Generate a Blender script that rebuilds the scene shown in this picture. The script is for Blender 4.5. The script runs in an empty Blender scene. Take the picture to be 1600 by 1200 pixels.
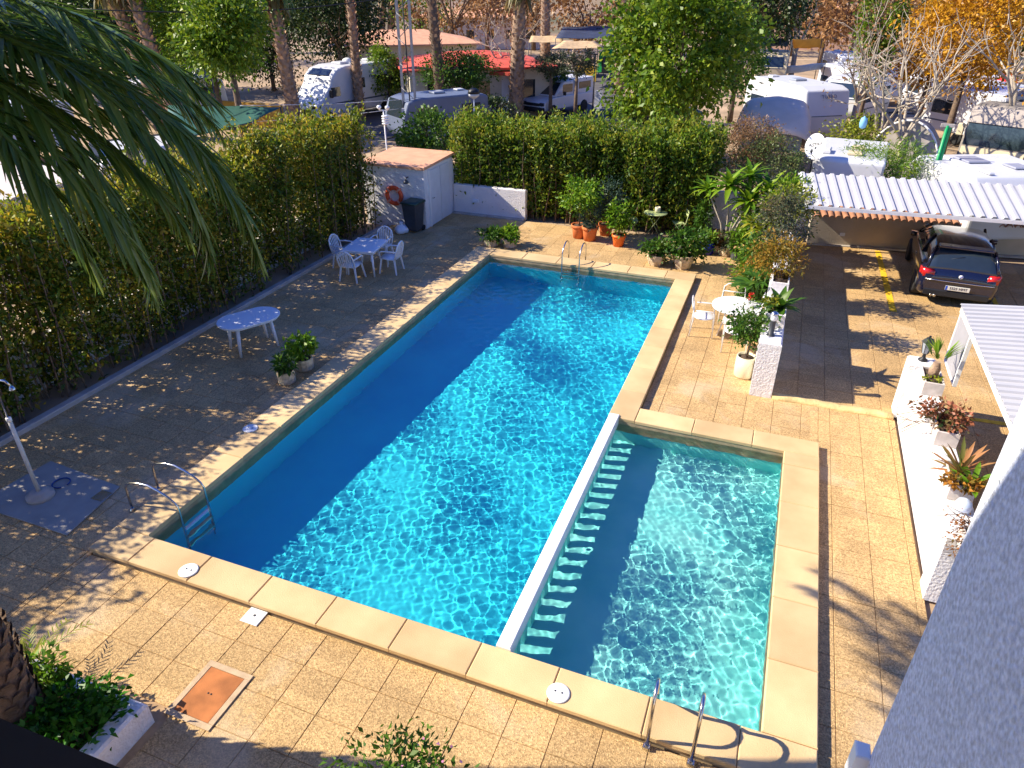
import bpy, math, numpy as np
from mathutils import Vector, Matrix
R = math.radians
sc = bpy.context.scene
COL = sc.collection

# ------------------------------------------------------------------ camera
FPX = 1092.0
PITCH, YAW, CAMH = R(30.0), R(21.0), 7.0
cam = bpy.data.cameras.new('camera')
cam_o = bpy.data.objects.new('camera', cam)
COL.objects.link(cam_o)
cam.sensor_width = 36.0
cam.lens = 36.0 * FPX / 1600.0
cam.clip_start = 0.05
cam.clip_end = 3000.0
cam_o.location = (0, 0, CAMH)
cam_o.rotation_euler = (math.pi / 2 - PITCH, 0, YAW)
sc.camera = cam_o

# ------------------------------------------------------------------ sky and sun
SUN_EL, SUN_AZ = R(36.0), R(13.0)      # shadows fall towards +X, a little towards +Y
sun_dir = Vector((math.cos(SUN_AZ) * math.cos(SUN_EL), math.sin(SUN_AZ) * math.cos(SUN_EL), -math.sin(SUN_EL)))
world = bpy.data.worlds.new('World')
sc.world = world
world.use_nodes = True
wn = world.node_tree
sky = wn.nodes.new('ShaderNodeTexSky')
sky.sky_type = 'NISHITA'
sky.sun_disc = False
sky.sun_elevation = SUN_EL
sky.sun_rotation = math.atan2(-sun_dir.x, -sun_dir.y)
sky.dust_density = 0.2
sky.ozone_density = 3.0
shs = wn.nodes.new('ShaderNodeHueSaturation')
shs.inputs['Saturation'].default_value = 1.3      # sky made bluer, shifted towards violet, to tint the shade
shs.inputs['Hue'].default_value = 0.525
wn.links.new(sky.outputs[0], shs.inputs['Color'])
wn.links.new(shs.outputs[0], wn.nodes['Background'].inputs[0])
wn.nodes['Background'].inputs[1].default_value = 0.12
sun = bpy.data.lights.new('sun', 'SUN')
sun.energy = 5.0
sun.angle = R(0.5)
sun.color = (1.0, 0.90, 0.72)
sun.cycles.is_caustics_light = True
sun_o = bpy.data.objects.new('sun', sun)
COL.objects.link(sun_o)
sun_o.rotation_euler = sun_dir.to_track_quat('-Z', 'Y').to_euler()
sc.view_settings.view_transform = 'Standard'
sc.view_settings.look = 'None'
sc.view_settings.gamma = 1.0
sc.view_settings.exposure = 0.95
sc.cycles.use_denoising = True
sc.cycles.max_bounces = 8
sc.cycles.transparent_max_bounces = 16
sc.cycles.caustics_reflective = False
sc.cycles.sample_clamp_indirect = 4.0

# ------------------------------------------------------------------ measuring: ground points of the plan
_fw = Vector((-math.sin(YAW) * math.cos(PITCH), math.cos(YAW) * math.cos(PITCH), -math.sin(PITCH)))
_rt = Vector((math.cos(YAW), math.sin(YAW), 0))
_up = _rt.cross(_fw)
def at(px, py, z=0.0):
    """survey: the point at height z that the photograph shows at (px, py)"""
    d = _fw + _rt * ((px - 800) / FPX) - _up * ((py - 600) / FPX)
    t = (z - CAMH) / d.z
    return Vector((d.x * t, d.y * t, z))
def far(px, py, dist):
    """survey: the point at horizontal distance dist in the direction of (px, py)"""
    d = _fw + _rt * ((px - 800) / FPX) - _up * ((py - 600) / FPX)
    t = dist / math.hypot(d.x, d.y)
    return Vector((d.x * t, d.y * t, CAMH + d.z * t))

# ------------------------------------------------------------------ materials
MATS = {}
def mat(name, col, rough=0.7, var=0.12, scale=6.0, bump=0.0, bscale=40.0, metal=0.0, spec=0.4, sat2=None, island=0.0, detail=4.0, coat=0.0):
    if name in MATS: return MATS[name]
    m = bpy.data.materials.new(name); m.use_nodes = True
    nt = m.node_tree; N = nt.nodes; Lk = nt.links
    b = N['Principled BSDF']
    b.inputs['Roughness'].default_value = rough
    b.inputs['Metallic'].default_value = metal
    b.inputs['Specular IOR Level'].default_value = spec
    b.inputs['Coat Weight'].default_value = coat
    geo = N.new('ShaderNodeNewGeometry')
    noi = N.new('ShaderNodeTexNoise'); noi.inputs['Scale'].default_value = scale; noi.inputs['Detail'].default_value = detail
    Lk.new(geo.outputs['Position'], noi.inputs['Vector'])
    ramp = N.new('ShaderNodeValToRGB')
    c2 = sat2 if sat2 else tuple(c * (1 - var) for c in col)
    c1 = col if sat2 else tuple(min(1, c * (1 + var)) for c in col)
    ramp.color_ramp.elements[0].position = 0.32; ramp.color_ramp.elements[1].position = 0.68
    ramp.color_ramp.elements[0].color = (*c2, 1); ramp.color_ramp.elements[1].color = (*c1, 1)
    Lk.new(noi.outputs['Fac'], ramp.inputs['Fac'])
    src = ramp.outputs['Color']
    if island:
        hs = N.new('ShaderNodeHueSaturation')
        mr = N.new('ShaderNodeMapRange'); mr.inputs['To Min'].default_value = 1 - island; mr.inputs['To Max'].default_value = 1 + island
        Lk.new(geo.outputs['Random Per Island'], mr.inputs['Value']); Lk.new(mr.outputs['Result'], hs.inputs['Value'])
        Lk.new(src, hs.inputs['Color']); src = hs.outputs['Color']
    Lk.new(src, b.inputs['Base Color'])
    if bump:
        n2 = N.new('ShaderNodeTexNoise'); n2.inputs['Scale'].default_value = bscale; n2.inputs['Detail'].default_value = 3
        Lk.new(geo.outputs['Position'], n2.inputs['Vector'])
        bp = N.new('ShaderNodeBump'); bp.inputs['Strength'].default_value = bump; bp.inputs['Distance'].default_value = 0.02
        Lk.new(n2.outputs['Fac'], bp.inputs['Height']); Lk.new(bp.outputs['Normal'], b.inputs['Normal'])
    MATS[name] = m
    return m
def leafmat(name, c0, c1, c2, trans=0.35, rough=0.45, patch=0.6, spec=0.35):
    """leaf colours differ from leaf to leaf and from patch to patch"""
    if name in MATS: return MATS[name]
    m = bpy.data.materials.new(name); m.use_nodes = True
    nt = m.node_tree; N = nt.nodes; Lk = nt.links
    b = N['Principled BSDF']; out = N['Material Output']
    b.inputs['Roughness'].default_value = rough; b.inputs['Specular IOR Level'].default_value = spec
    geo = N.new('ShaderNodeNewGeometry')
    noi = N.new('ShaderNodeTexNoise'); noi.inputs['Scale'].default_value = 1.6; noi.inputs['Detail'].default_value = 3
    Lk.new(geo.outputs['Position'], noi.inputs['Vector'])
    mx = N.new('ShaderNodeMath'); mx.operation = 'MULTIPLY_ADD'
    mx.inputs[1].default_value = patch; Lk.new(noi.outputs['Fac'], mx.inputs[0])
    m2 = N.new('ShaderNodeMath'); m2.operation = 'MULTIPLY'; m2.inputs[1].default_value = 1 - patch
    Lk.new(geo.outputs['Random Per Island'], m2.inputs[0]); Lk.new(m2.outputs[0], mx.inputs[2])
    ramp = N.new('ShaderNodeValToRGB')
    e = ramp.color_ramp.elements
    e[0].position = 0.25; e[0].color = (*c0, 1); e[1].position = 0.75; e[1].color = (*c2, 1)
    k = e.new(0.5); k.color = (*c1, 1)
    Lk.new(mx.outputs[0], ramp.inputs['Fac']); Lk.new(ramp.outputs['Color'], b.inputs['Base Color'])
    if trans:
        t = N.new('ShaderNodeBsdfTranslucent'); Lk.new(ramp.outputs['Color'], t.inputs['Color'])
        ms = N.new('ShaderNodeMixShader'); ms.inputs[0].default_value = trans
        Lk.new(b.outputs[0], ms.inputs[1]); Lk.new(t.outputs[0], ms.inputs[2]); Lk.new(ms.outputs[0], out.inputs['Surface'])
    MATS[name] = m
    return m
def glassmat(name, col=(0.02, 0.03, 0.04), rough=0.06):
    return mat(name, col, rough=rough, var=0.05, spec=0.9)

# ------------------------------------------------------------------ mesh building
class MB:
    def __init__(s): s.v = []; s.f = []; s.sm = []
    def add(s, vs, fs, smooth=False):
        o = len(s.v); s.v += [tuple(p) for p in vs]
        s.f += [tuple(i + o for i in f) for f in fs]; s.sm += [smooth] * len(fs)
        return s
    def box(s, a, b, M=None):
        vs = [Vector((x, y, z)) for z in (a[2], b[2]) for y in (a[1], b[1]) for x in (a[0], b[0])]
        if M: vs = [M @ v for v in vs]
        return s.add(vs, [(0, 2, 3, 1), (4, 5, 7, 6), (0, 1, 5, 4), (2, 6, 7, 3), (0, 4, 6, 2), (1, 3, 7, 5)])
    def bbox(s, a, b, w=0.01, M=None):
        """box with its edges bevelled by w"""
        x0, y0, z0 = a; x1, y1, z1 = b
        lay = [(z0, w), (z0 + w, 0), (z1 - w, 0), (z1, w)]
        vs = []
        for z, i in lay:
            p = [(x0 + i, y0 + i), (x1 - i, y0 + i), (x1 - i, y1 - i), (x0 + i, y1 - i)]
            vs += [Vector((x, y, z)) for x, y in p]
        if M: vs = [M @ v for v in vs]
        fs = [(3, 2, 1, 0), (12, 13, 14, 15)]
        for k in range(3):
            for j in range(4):
                q = (j + 1) % 4
                fs.append((k * 4 + j, k * 4 + q, k * 4 + 4 + q, k * 4 + 4 + j))
        return s.add(vs, fs)
    def tube(s, pts, r, n=8, caps=True, smooth=True):
        pts = [Vector(p) for p in pts]
        rr = r if isinstance(r, (list, tuple)) else [r] * len(pts)
        vs = []; fs = []; prev = None
        for i, p in enumerate(pts):
            t = (pts[min(i + 1, len(pts) - 1)] - pts[max(i - 1, 0)])
            t = t.normalized() if t.length > 1e-9 else Vector((0, 0, 1))
            if prev is None:
                a = Vector((0, 0, 1)) if abs(t.z) < 0.9 else Vector((1, 0, 0))
                u = t.cross(a).normalized()
            else:
                u = (prev - t * prev.dot(t)); u = u.normalized() if u.length > 1e-6 else t.orthogonal().normalized()
            prev = u; w = t.cross(u)
            for k in range(n):
                a = 2 * math.pi * k / n
                vs.append(p + (u * math.cos(a) + w * math.sin(a)) * rr[i])
        for i in range(len(pts) - 1):
            for k in range(n):
                q = (k + 1) % n
                fs.append((i * n + k, i * n + q, (i + 1) * n + q, (i + 1) * n + k))
        s.add(vs, fs, smooth)
        if caps:
            o = len(s.v) - len(vs)
            s.f += [tuple(o + k for k in reversed(range(n))), tuple(o + (len(pts) - 1) * n + k for k in range(n))]; s.sm += [False] * 2
        return s
    def lathe(s, prof, c=(0, 0, 0), n=20, sx=1.0, sy=1.0, smooth=True):
        vs = []; fs = []
        for r, z in prof:
            for k in range(n):
                a = 2 * math.pi * k / n
                vs.append((c[0] + r * sx * math.cos(a), c[1] + r * sy * math.sin(a), c[2] + z))
        m = len(prof)
        for i in range(m - 1):
            for k in range(n):
                q = (k + 1) % n
                fs.append((i * n + k, i * n + q, (i + 1) * n + q, (i + 1) * n + k))
        s.add(vs, fs, smooth); o = len(s.v) - len(vs)
        s.f += [tuple(o + k for k in reversed(range(n))), tuple(o + (m - 1) * n + k for k in range(n))]; s.sm += [False] * 2
        return s
    def prism(s, poly, z0, z1, M=None):
        n = len(poly)
        vs = [Vector((x, y, z0)) for x, y in poly] + [Vector((x, y, z1)) for x, y in poly]
        if M: vs = [M @ v for v in vs]
        fs = [tuple(reversed(range(n))), tuple(range(n, 2 * n))] + [(i, (i + 1) % n, n + (i + 1) % n, n + i) for i in range(n)]
        return s.add(vs, fs)
    def quad(s, a, b, c, d): return s.add([a, b, c, d], [(0, 1, 2, 3)])
    def loft(s, rings, closed=True, caps=True, smooth=True):
        n = len(rings[0]); vs = [p for r in rings for p in r]; fs = []
        for i in range(len(rings) - 1):
            for k in range(n if closed else n - 1):
                q = (k + 1) % n
                fs.append((i * n + k, i * n + q, (i + 1) * n + q, (i + 1) * n + k))
        s.add(vs, fs, smooth); o = len(s.v) - len(vs)
        if caps and closed:
            s.f += [tuple(o + k for k in reversed(range(n))), tuple(o + (len(rings) - 1) * n + k for k in range(n))]; s.sm += [False] * 2
        return s
    def mesh(s, name):
        m = bpy.data.meshes.new(name); m.from_pydata([tuple(v) for v in s.v], [], s.f)
        m.polygons.foreach_set('use_smooth', s.sm); m.update()
        return m
    def build(s, name, material, parent=None, loc=None, bevel=0.0):
        o = ob(name, s.mesh(name), material, parent)
        if loc is not None: o.location = loc
        if bevel:
            bv = o.modifiers.new('bevel', 'BEVEL'); bv.width = bevel; bv.segments = 2; bv.limit_method = 'ANGLE'; bv.angle_limit = R(40)
        return o
def ob(name, me, material=None, parent=None):
    if material is not None and not me.materials: me.materials.append(material)
    o = bpy.data.objects.new(name, me); COL.objects.link(o)
    if parent: o.parent = parent
    return o
def tag(o, label, cat, group=None):
    o['label'] = label; o['category'] = cat; o['kind'] = 'thing'
    if group: o['group'] = group
    return o
def thing(name, label, cat, loc=(0, 0, 0), rz=0.0, group=None, scale=1.0):
    o = bpy.data.objects.new(name, None); COL.objects.link(o)
    o.empty_display_size = 0.2
    o.location = loc; o.rotation_euler = (0, 0, rz)
    if scale != 1.0: o.scale = (scale,) * 3
    return tag(o, label, cat, group)
def struct(o): o['kind'] = 'structure'; return o
def stuff(o): o['kind'] = 'stuff'; return o
def dup(root, loc=None, rz=None, label=None, group=None, scale=None):
    def cp(o, par):
        c = o.copy(); COL.objects.link(c); c.parent = par
        for ch in list(kids.get(o.name, [])): cp(ch, c)
        return c
    kids = {}
    def walk(o):
        kids[o.name] = list(o.children)
        for ch in o.children: walk(ch)
    walk(root)
    r = cp(root, None)
    if loc is not None: r.location = loc
    if rz is not None: r.rotation_euler = (0, 0, rz)
    if label: r['label'] = label
    if group: r['group'] = group
    if scale: r.scale = (scale,) * 3 if not isinstance(scale, tuple) else scale
    return r
def np_mesh(name, V, F, smooth=False):
    m = bpy.data.meshes.new(name); k = F.shape[1]
    m.vertices.add(len(V)); m.vertices.foreach_set('co', np.ascontiguousarray(V, dtype=np.float32).ravel())
    m.loops.add(F.size); m.loops.foreach_set('vertex_index', np.ascontiguousarray(F, dtype=np.int32).ravel())
    m.polygons.add(len(F)); m.polygons.foreach_set('loop_start', np.arange(0, F.size, k, dtype=np.int32))
    if smooth: m.polygons.foreach_set('use_smooth', np.ones(len(F), dtype=bool))
    m.update(calc_edges=True)
    return m
def unit(a): return a / np.maximum(np.linalg.norm(a, axis=1, keepdims=True), 1e-9)
def leaf_arrays(P, A, L, W, rng, fold=0.25):
    """diamond leaves: base P, axis A (unit), length L, width W, folded a little along the midrib"""
    n = len(P); S = unit(np.cross(A, rng.normal(size=(n, 3)))); Nn = np.cross(A, S)
    L = np.broadcast_to(np.asarray(L, float).reshape(-1, 1), (n, 1)); W = np.broadcast_to(np.asarray(W, float).reshape(-1, 1), (n, 1))
    mid = P + A * L * 0.45
    V = np.stack([P, mid + S * W * 0.5 + Nn * W * fold, P + A * L - Nn * L * 0.12, mid - S * W * 0.5 + Nn * W * fold], 1).reshape(-1, 3)
    F = np.arange(n * 4).reshape(n, 4)
    return V, F
def join_arrays(parts):
    Vs = []; Fs = []; o = 0
    for V, F in parts: Vs.append(V); Fs.append(F + o); o += len(V)
    return np.concatenate(Vs), np.concatenate(Fs)
def crown_points(rng, n, c, rad, clumps=30, spread=0.32, shell=0.55, flat=0.0):
    """points of a crown: clumps of leaves spread through an ellipsoid, denser outside"""
    d = unit(rng.normal(size=(clumps, 3)))
    if flat: d[:, 2] = np.abs(d[:, 2]) * (1 - flat) + d[:, 2] * flat
    rr = shell + (1 - shell) * rng.random((clumps, 1)) ** 0.7
    cc = d * rr * rng.uniform(0.82, 1.08, (clumps, 1))
    pick = rng.integers(0, clumps, n)
    q = cc[pick] + rng.normal(size=(n, 3)) * spread * rng.uniform(0.55, 1.0, (clumps, 1))[pick]
    out = unit(q + rng.normal(size=(n, 3)) * 0.5)
    return np.array(c) + q * np.array(rad), out
def foliage(name, parent, material, seed, n, c, rad, leaf=0.12, width=0.5, clumps=30, spread=0.3, shell=0.55, droop=0.25, loc=None, flat=0.0):
    rng = np.random.default_rng(seed)
    P, A = crown_points(rng, n, c, rad, clumps, spread, shell, flat)
    A = unit(A + rng.normal(size=A.shape) * 0.5 + np.array([0, 0, -droop]))
    L = leaf * rng.uniform(0.6, 1.3, n)
    V, F = leaf_arrays(P, A, L, L * width, rng)
    return ob(name, np_mesh(name, V, F), material, parent)
# ------------------------------------------------------------------ palette
def tilemat(name, c_lo, c_hi, cell=0.5, off=(0.25, 0.1), grain=70.0, stain=(0.62, 0.5, 0.34)):
    """washed aggregate paving: pebble grain, slabs that differ a little, worn pale patches"""
    m = bpy.data.materials.new(name); m.use_nodes = True
    nt = m.node_tree; N = nt.nodes; Lk = nt.links; b = N['Principled BSDF']
    b.inputs['Roughness'].default_value = 0.85; b.inputs['Specular IOR Level'].default_value = 0.2
    geo = N.new('ShaderNodeNewGeometry'); P = geo.outputs['Position']
    vo = N.new('ShaderNodeTexVoronoi'); vo.inputs['Scale'].default_value = grain; Lk.new(P, vo.inputs['Vector'])
    no = N.new('ShaderNodeTexNoise'); no.inputs['Scale'].default_value = grain * 0.45; no.inputs['Detail'].default_value = 6; no.inputs['Roughness'].default_value = 0.75; Lk.new(P, no.inputs['Vector'])
    r1 = N.new('ShaderNodeValToRGB'); r1.color_ramp.elements[0].position = 0.3; r1.color_ramp.elements[1].position = 0.7
    r1.color_ramp.elements[0].color = (*c_lo, 1); r1.color_ramp.elements[1].color = (*c_hi, 1); Lk.new(no.outputs['Fac'], r1.inputs['Fac'])
    sep = N.new('ShaderNodeSeparateColor'); Lk.new(vo.outputs['Color'], sep.inputs[0])
    mp = N.new('ShaderNodeMapRange'); mp.inputs['To Min'].default_value = 0.62; mp.inputs['To Max'].default_value = 1.3; Lk.new(sep.outputs[0], mp.inputs['Value'])
    hs = N.new('ShaderNodeHueSaturation'); Lk.new(r1.outputs['Color'], hs.inputs['Color']); Lk.new(mp.outputs['Result'], hs.inputs['Value'])
    # slab to slab
    ad = N.new('ShaderNodeVectorMath'); ad.operation = 'ADD'; ad.inputs[1].default_value = (off[0] + 50, off[1] + 50, 0); Lk.new(P, ad.inputs[0])
    dv = N.new('ShaderNodeVectorMath'); dv.operation = 'DIVIDE'; dv.inputs[1].default_value = (cell, cell, 1000); Lk.new(ad.outputs[0], dv.inputs[0])
    fl = N.new('ShaderNodeVectorMath'); fl.operation = 'FLOOR'; Lk.new(dv.outputs[0], fl.inputs[0])
    wh = N.new('ShaderNodeTexWhiteNoise'); Lk.new(fl.outputs[0], wh.inputs['Vector'])
    m3 = N.new('ShaderNodeMapRange'); m3.inputs['To Min'].default_value = 0.86; m3.inputs['To Max'].default_value = 1.1; Lk.new(wh.outputs['Value'], m3.inputs['Value'])
    h2 = N.new('ShaderNodeHueSaturation'); Lk.new(hs.outputs['Color'], h2.inputs['Color']); Lk.new(m3.outputs['Result'], h2.inputs['Value'])
    # large worn and dirty patches
    n2 = N.new('ShaderNodeTexNoise'); n2.inputs['Scale'].default_value = 0.55; n2.inputs['Detail'].default_value = 7; n2.inputs['Roughness'].default_value = 0.6; n2.inputs['Distortion'].default_value = 0.6; Lk.new(P, n2.inputs['Vector'])
    r2 = N.new('ShaderNodeValToRGB'); r2.color_ramp.elements[0].position = 0.53; r2.color_ramp.elements[1].position = 0.64
    r2.color_ramp.elements[0].color = (0, 0, 0, 1); r2.color_ramp.elements[1].color = (0.42, 0.42, 0.42, 1); Lk.new(n2.outputs['Fac'], r2.inputs['Fac'])
    mx = N.new('ShaderNodeMix'); mx.data_type = 'RGBA'; Lk.new(r2.outputs['Color'], mx.inputs[0]); Lk.new(h2.outputs['Color'], mx.inputs[6]); mx.inputs[7].default_value = (*stain, 1)
    r3 = N.new('ShaderNodeMapRange'); r3.inputs['From Min'].default_value = 0.3; r3.inputs['From Max'].default_value = 0.5; r3.inputs['To Min'].default_value = 0.82; r3.inputs['To Max'].default_value = 1.0; Lk.new(n2.outputs['Fac'], r3.inputs['Value'])
    h3 = N.new('ShaderNodeHueSaturation'); Lk.new(mx.outputs[2], h3.inputs['Color']); Lk.new(r3.outputs['Result'], h3.inputs['Value'])
    Lk.new(h3.outputs['Color'], b.inputs['Base Color'])
    bp = N.new('ShaderNodeBump'); bp.inputs['Strength'].default_value = 0.5; bp.inputs['Distance'].default_value = 0.01
    Lk.new(vo.outputs['Distance'], bp.inputs['Height']); Lk.new(bp.outputs['Normal'], b.inputs['Normal'])
    return m
M_TILE = tilemat('aggregate_paving', (0.38, 0.235, 0.10), (0.70, 0.475, 0.225))
M_PARK = tilemat('parking_paving', (0.39, 0.24, 0.10), (0.68, 0.45, 0.205), off=(0.0, 0.0))
M_GROUT = mat('grout', (0.40, 0.26, 0.14), 0.95, 0.2, 8)
M_COPE = mat('coping_stone', (0.76, 0.545, 0.285), 0.75, 0.0, 1.6, 0.3, 90, sat2=(0.60, 0.415, 0.205), detail=12)
_n = M_COPE.node_tree; _b = _n.nodes['Principled BSDF']; _src = _b.inputs['Base Color'].links[0].from_socket
_oi = _n.nodes.new('ShaderNodeObjectInfo'); _mr = _n.nodes.new('ShaderNodeMapRange'); _mr.inputs['To Min'].default_value = 0.82; _mr.inputs['To Max'].default_value = 1.06
_hs = _n.nodes.new('ShaderNodeHueSaturation'); _n.links.new(_oi.outputs['Random'], _mr.inputs['Value']); _n.links.new(_mr.outputs['Result'], _hs.inputs['Value'])
_n.links.new(_src, _hs.inputs['Color']); _n.links.new(_hs.outputs['Color'], _b.inputs['Base Color'])
M_WHITE = mat('white_stucco', (0.80, 0.76, 0.74), 0.9, 0.04, 3, 1.0, 38)
M_STUCCO = mat('rough_stucco', (0.76, 0.75, 0.76), 0.95, 0.05, 8, 1.0, 26)
M_PAINT = mat('white_paint', (0.80, 0.80, 0.80), 0.45, 0.03, 4)
M_PLAST = mat('white_plastic', (0.78, 0.79, 0.82), 0.35, 0.03, 5)
M_SHEET = mat('white_sheet', (0.52, 0.51, 0.51), 0.55, 0.06, 1.2)
M_STEEL = mat('polished_steel', (0.62, 0.60, 0.57), 0.22, 0.05, 8, metal=1.0)
M_TERRA = mat('terracotta', (0.60, 0.17, 0.05), 0.8, 0.15, 5)
M_TERRAROOF = mat('terracotta_roof', (0.66, 0.34, 0.20), 0.85, 0.12, 2.5, 0.2, 60)
M_RUST = mat('rust_cover', (0.42, 0.15, 0.045), 0.85, 0.25, 4, 0.2, 90)
M_SOIL = mat('soil', (0.07, 0.045, 0.03), 0.95, 0.4, 12, 0.5, 60)
M_BARK = mat('bark', (0.16, 0.11, 0.075), 0.95, 0.3, 9, 1.0, 30)
M_PALEBARK = mat('pale_bark', (0.40, 0.34, 0.27), 0.9, 0.25, 7, 0.4, 30)
M_PALMBARK = mat('palm_bark', (0.30, 0.20, 0.135), 0.95, 0.35, 7, 1.0, 26, island=0.45)
M_GREY = mat('grey_plastic', (0.05, 0.055, 0.065), 0.5, 0.15, 6)
M_BLACK = mat('black_metal', (0.015, 0.016, 0.02), 0.5, 0.1, 6)
M_RUBBER = mat('rubber', (0.02, 0.02, 0.021), 0.8, 0.15, 20)
M_GLASS = glassmat('dark_glass')
M_CONC = mat('concrete', (0.42, 0.38, 0.34), 0.9, 0.18, 3, 0.4, 50)
M_GREYPAINT = mat('tray_concrete', (0.33, 0.31, 0.27), 0.8, 0.12, 2.5, 0.2, 60)
M_YELLOW = mat('yellow_line', (0.80, 0.48, 0.02), 0.8, 0.2, 10)
M_YCONC = mat('yellow_concrete', (0.62, 0.46, 0.21), 0.9, 0.2, 5, 0.8, 30)
M_DIRT = mat('camp_ground', (0.38, 0.27, 0.17), 0.95, 0.3, 0.5, 0.3, 20, detail=8)
M_ASPH = mat('asphalt', (0.10, 0.095, 0.10), 0.9, 0.15, 1.5, 0.3, 80)
M_STONEPOT = mat('stone_pot', (0.62, 0.50, 0.33), 0.9, 0.25, 14, 0.8, 40)
M_CREAM = mat('cream_glaze', (0.75, 0.68, 0.48), 0.4, 0.05, 4)
L_HEDGE = leafmat('hedge_leaf', (0.035, 0.08, 0.008), (0.14, 0.20, 0.014), (0.40, 0.27, 0.028))
L_HEDGE2 = leafmat('back_hedge_leaf', (0.045, 0.11, 0.012), (0.14, 0.23, 0.018), (0.32, 0.29, 0.035))
L_BRIGHT = leafmat('bright_leaf', (0.06, 0.16, 0.008), (0.13, 0.27, 0.012), (0.26, 0.36, 0.02))
L_GREEN = leafmat('green_leaf', (0.025, 0.08, 0.008), (0.06, 0.15, 0.012), (0.12, 0.20, 0.02))
L_DARK = leafmat('dark_leaf', (0.010, 0.028, 0.006), (0.022, 0.05, 0.008), (0.06, 0.085, 0.012), trans=0.2)
L_SAGE = leafmat('sage_leaf', (0.05, 0.075, 0.045), (0.10, 0.125, 0.065), (0.22, 0.15, 0.08))
L_BLUE = leafmat('bluegreen_leaf', (0.03, 0.065, 0.05), (0.06, 0.11, 0.075), (0.10, 0.16, 0.11))
L_RED = leafmat('reddish_leaf', (0.09, 0.10, 0.02), (0.30, 0.12, 0.03), (0.42, 0.16, 0.05))
L_GOLD = leafmat('golden_leaf', (0.34, 0.14, 0.008), (0.55, 0.27, 0.012), (0.72, 0.40, 0.02))
L_RUSTY = leafmat('rusty_leaf', (0.16, 0.08, 0.03), (0.36, 0.18, 0.07), (0.46, 0.27, 0.11))
L_YGREEN = leafmat('yellow_green_leaf', (0.10, 0.16, 0.012), (0.24, 0.28, 0.02), (0.38, 0.36, 0.04))
L_PALM = leafmat('palm_leaf', (0.05, 0.115, 0.018), (0.10, 0.18, 0.024), (0.21, 0.26, 0.04), trans=0.3, rough=0.32, spec=0.6)
L_OLIVE = leafmat('olive_leaf', (0.04, 0.06, 0.03), (0.08, 0.10, 0.05), (0.12, 0.14, 0.07))
L_TREE = leafmat('tree_leaf', (0.05, 0.12, 0.008), (0.13, 0.23, 0.012), (0.30, 0.36, 0.025))

# ------------------------------------------------------------------ pool outline (m)
PX0, PX1, PY0, PY1 = -7.60, -2.20, 5.19, 17.95       # main pool
KX0, KX1, KY1 = -2.02, 0.85, 10.70                   # paddling pool
ZC = 0.12                                            # top of the coping
ZW = -0.02                                           # water level
OX0, OX1, OY0, OY1 = -8.18, -1.73, 4.72, 18.46       # outer edges of the coping
KOX, KOY = 1.39, 11.15

# ------------------------------------------------------------------ ground
def ring_sheet(name, material, z, outer, hole):
    (a, b, c, d), (e, f, g, h) = outer, hole
    m = MB()
    m.quad((a, c, z), (b, c, z), (b, g, z), (a, g, z)); m.quad((a, h, z), (b, h, z), (b, d, z), (a, d, z))
    m.quad((a, g, z), (e, g, z), (e, h, z), (a, h, z)); m.quad((f, g, z), (b, g, z), (b, h, z), (f, h, z))
    return struct(m.build(name, material))
ring_sheet('ground', M_DIRT, -0.06, (-900, 900, -300, 1500), (-8.1, 1.3, 4.8, 18.4))
def sheet(name, poly, z, material):
    m = MB(); m.add([(x, y, z) for x, y in poly], [tuple(range(len(poly)))])
    return struct(m.build(name, material))
sheet('road', [tuple(at(x, y)[:2]) for x, y in ((800, 205), (985, 205), (965, 110), (900, 112))], -0.052, M_ASPH)
sheet('side_road', [tuple(at(x, y)[:2]) for x, y in ((470, 205), (700, 215), (820, 190), (560, 160))], -0.048, M_ASPH)

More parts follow.
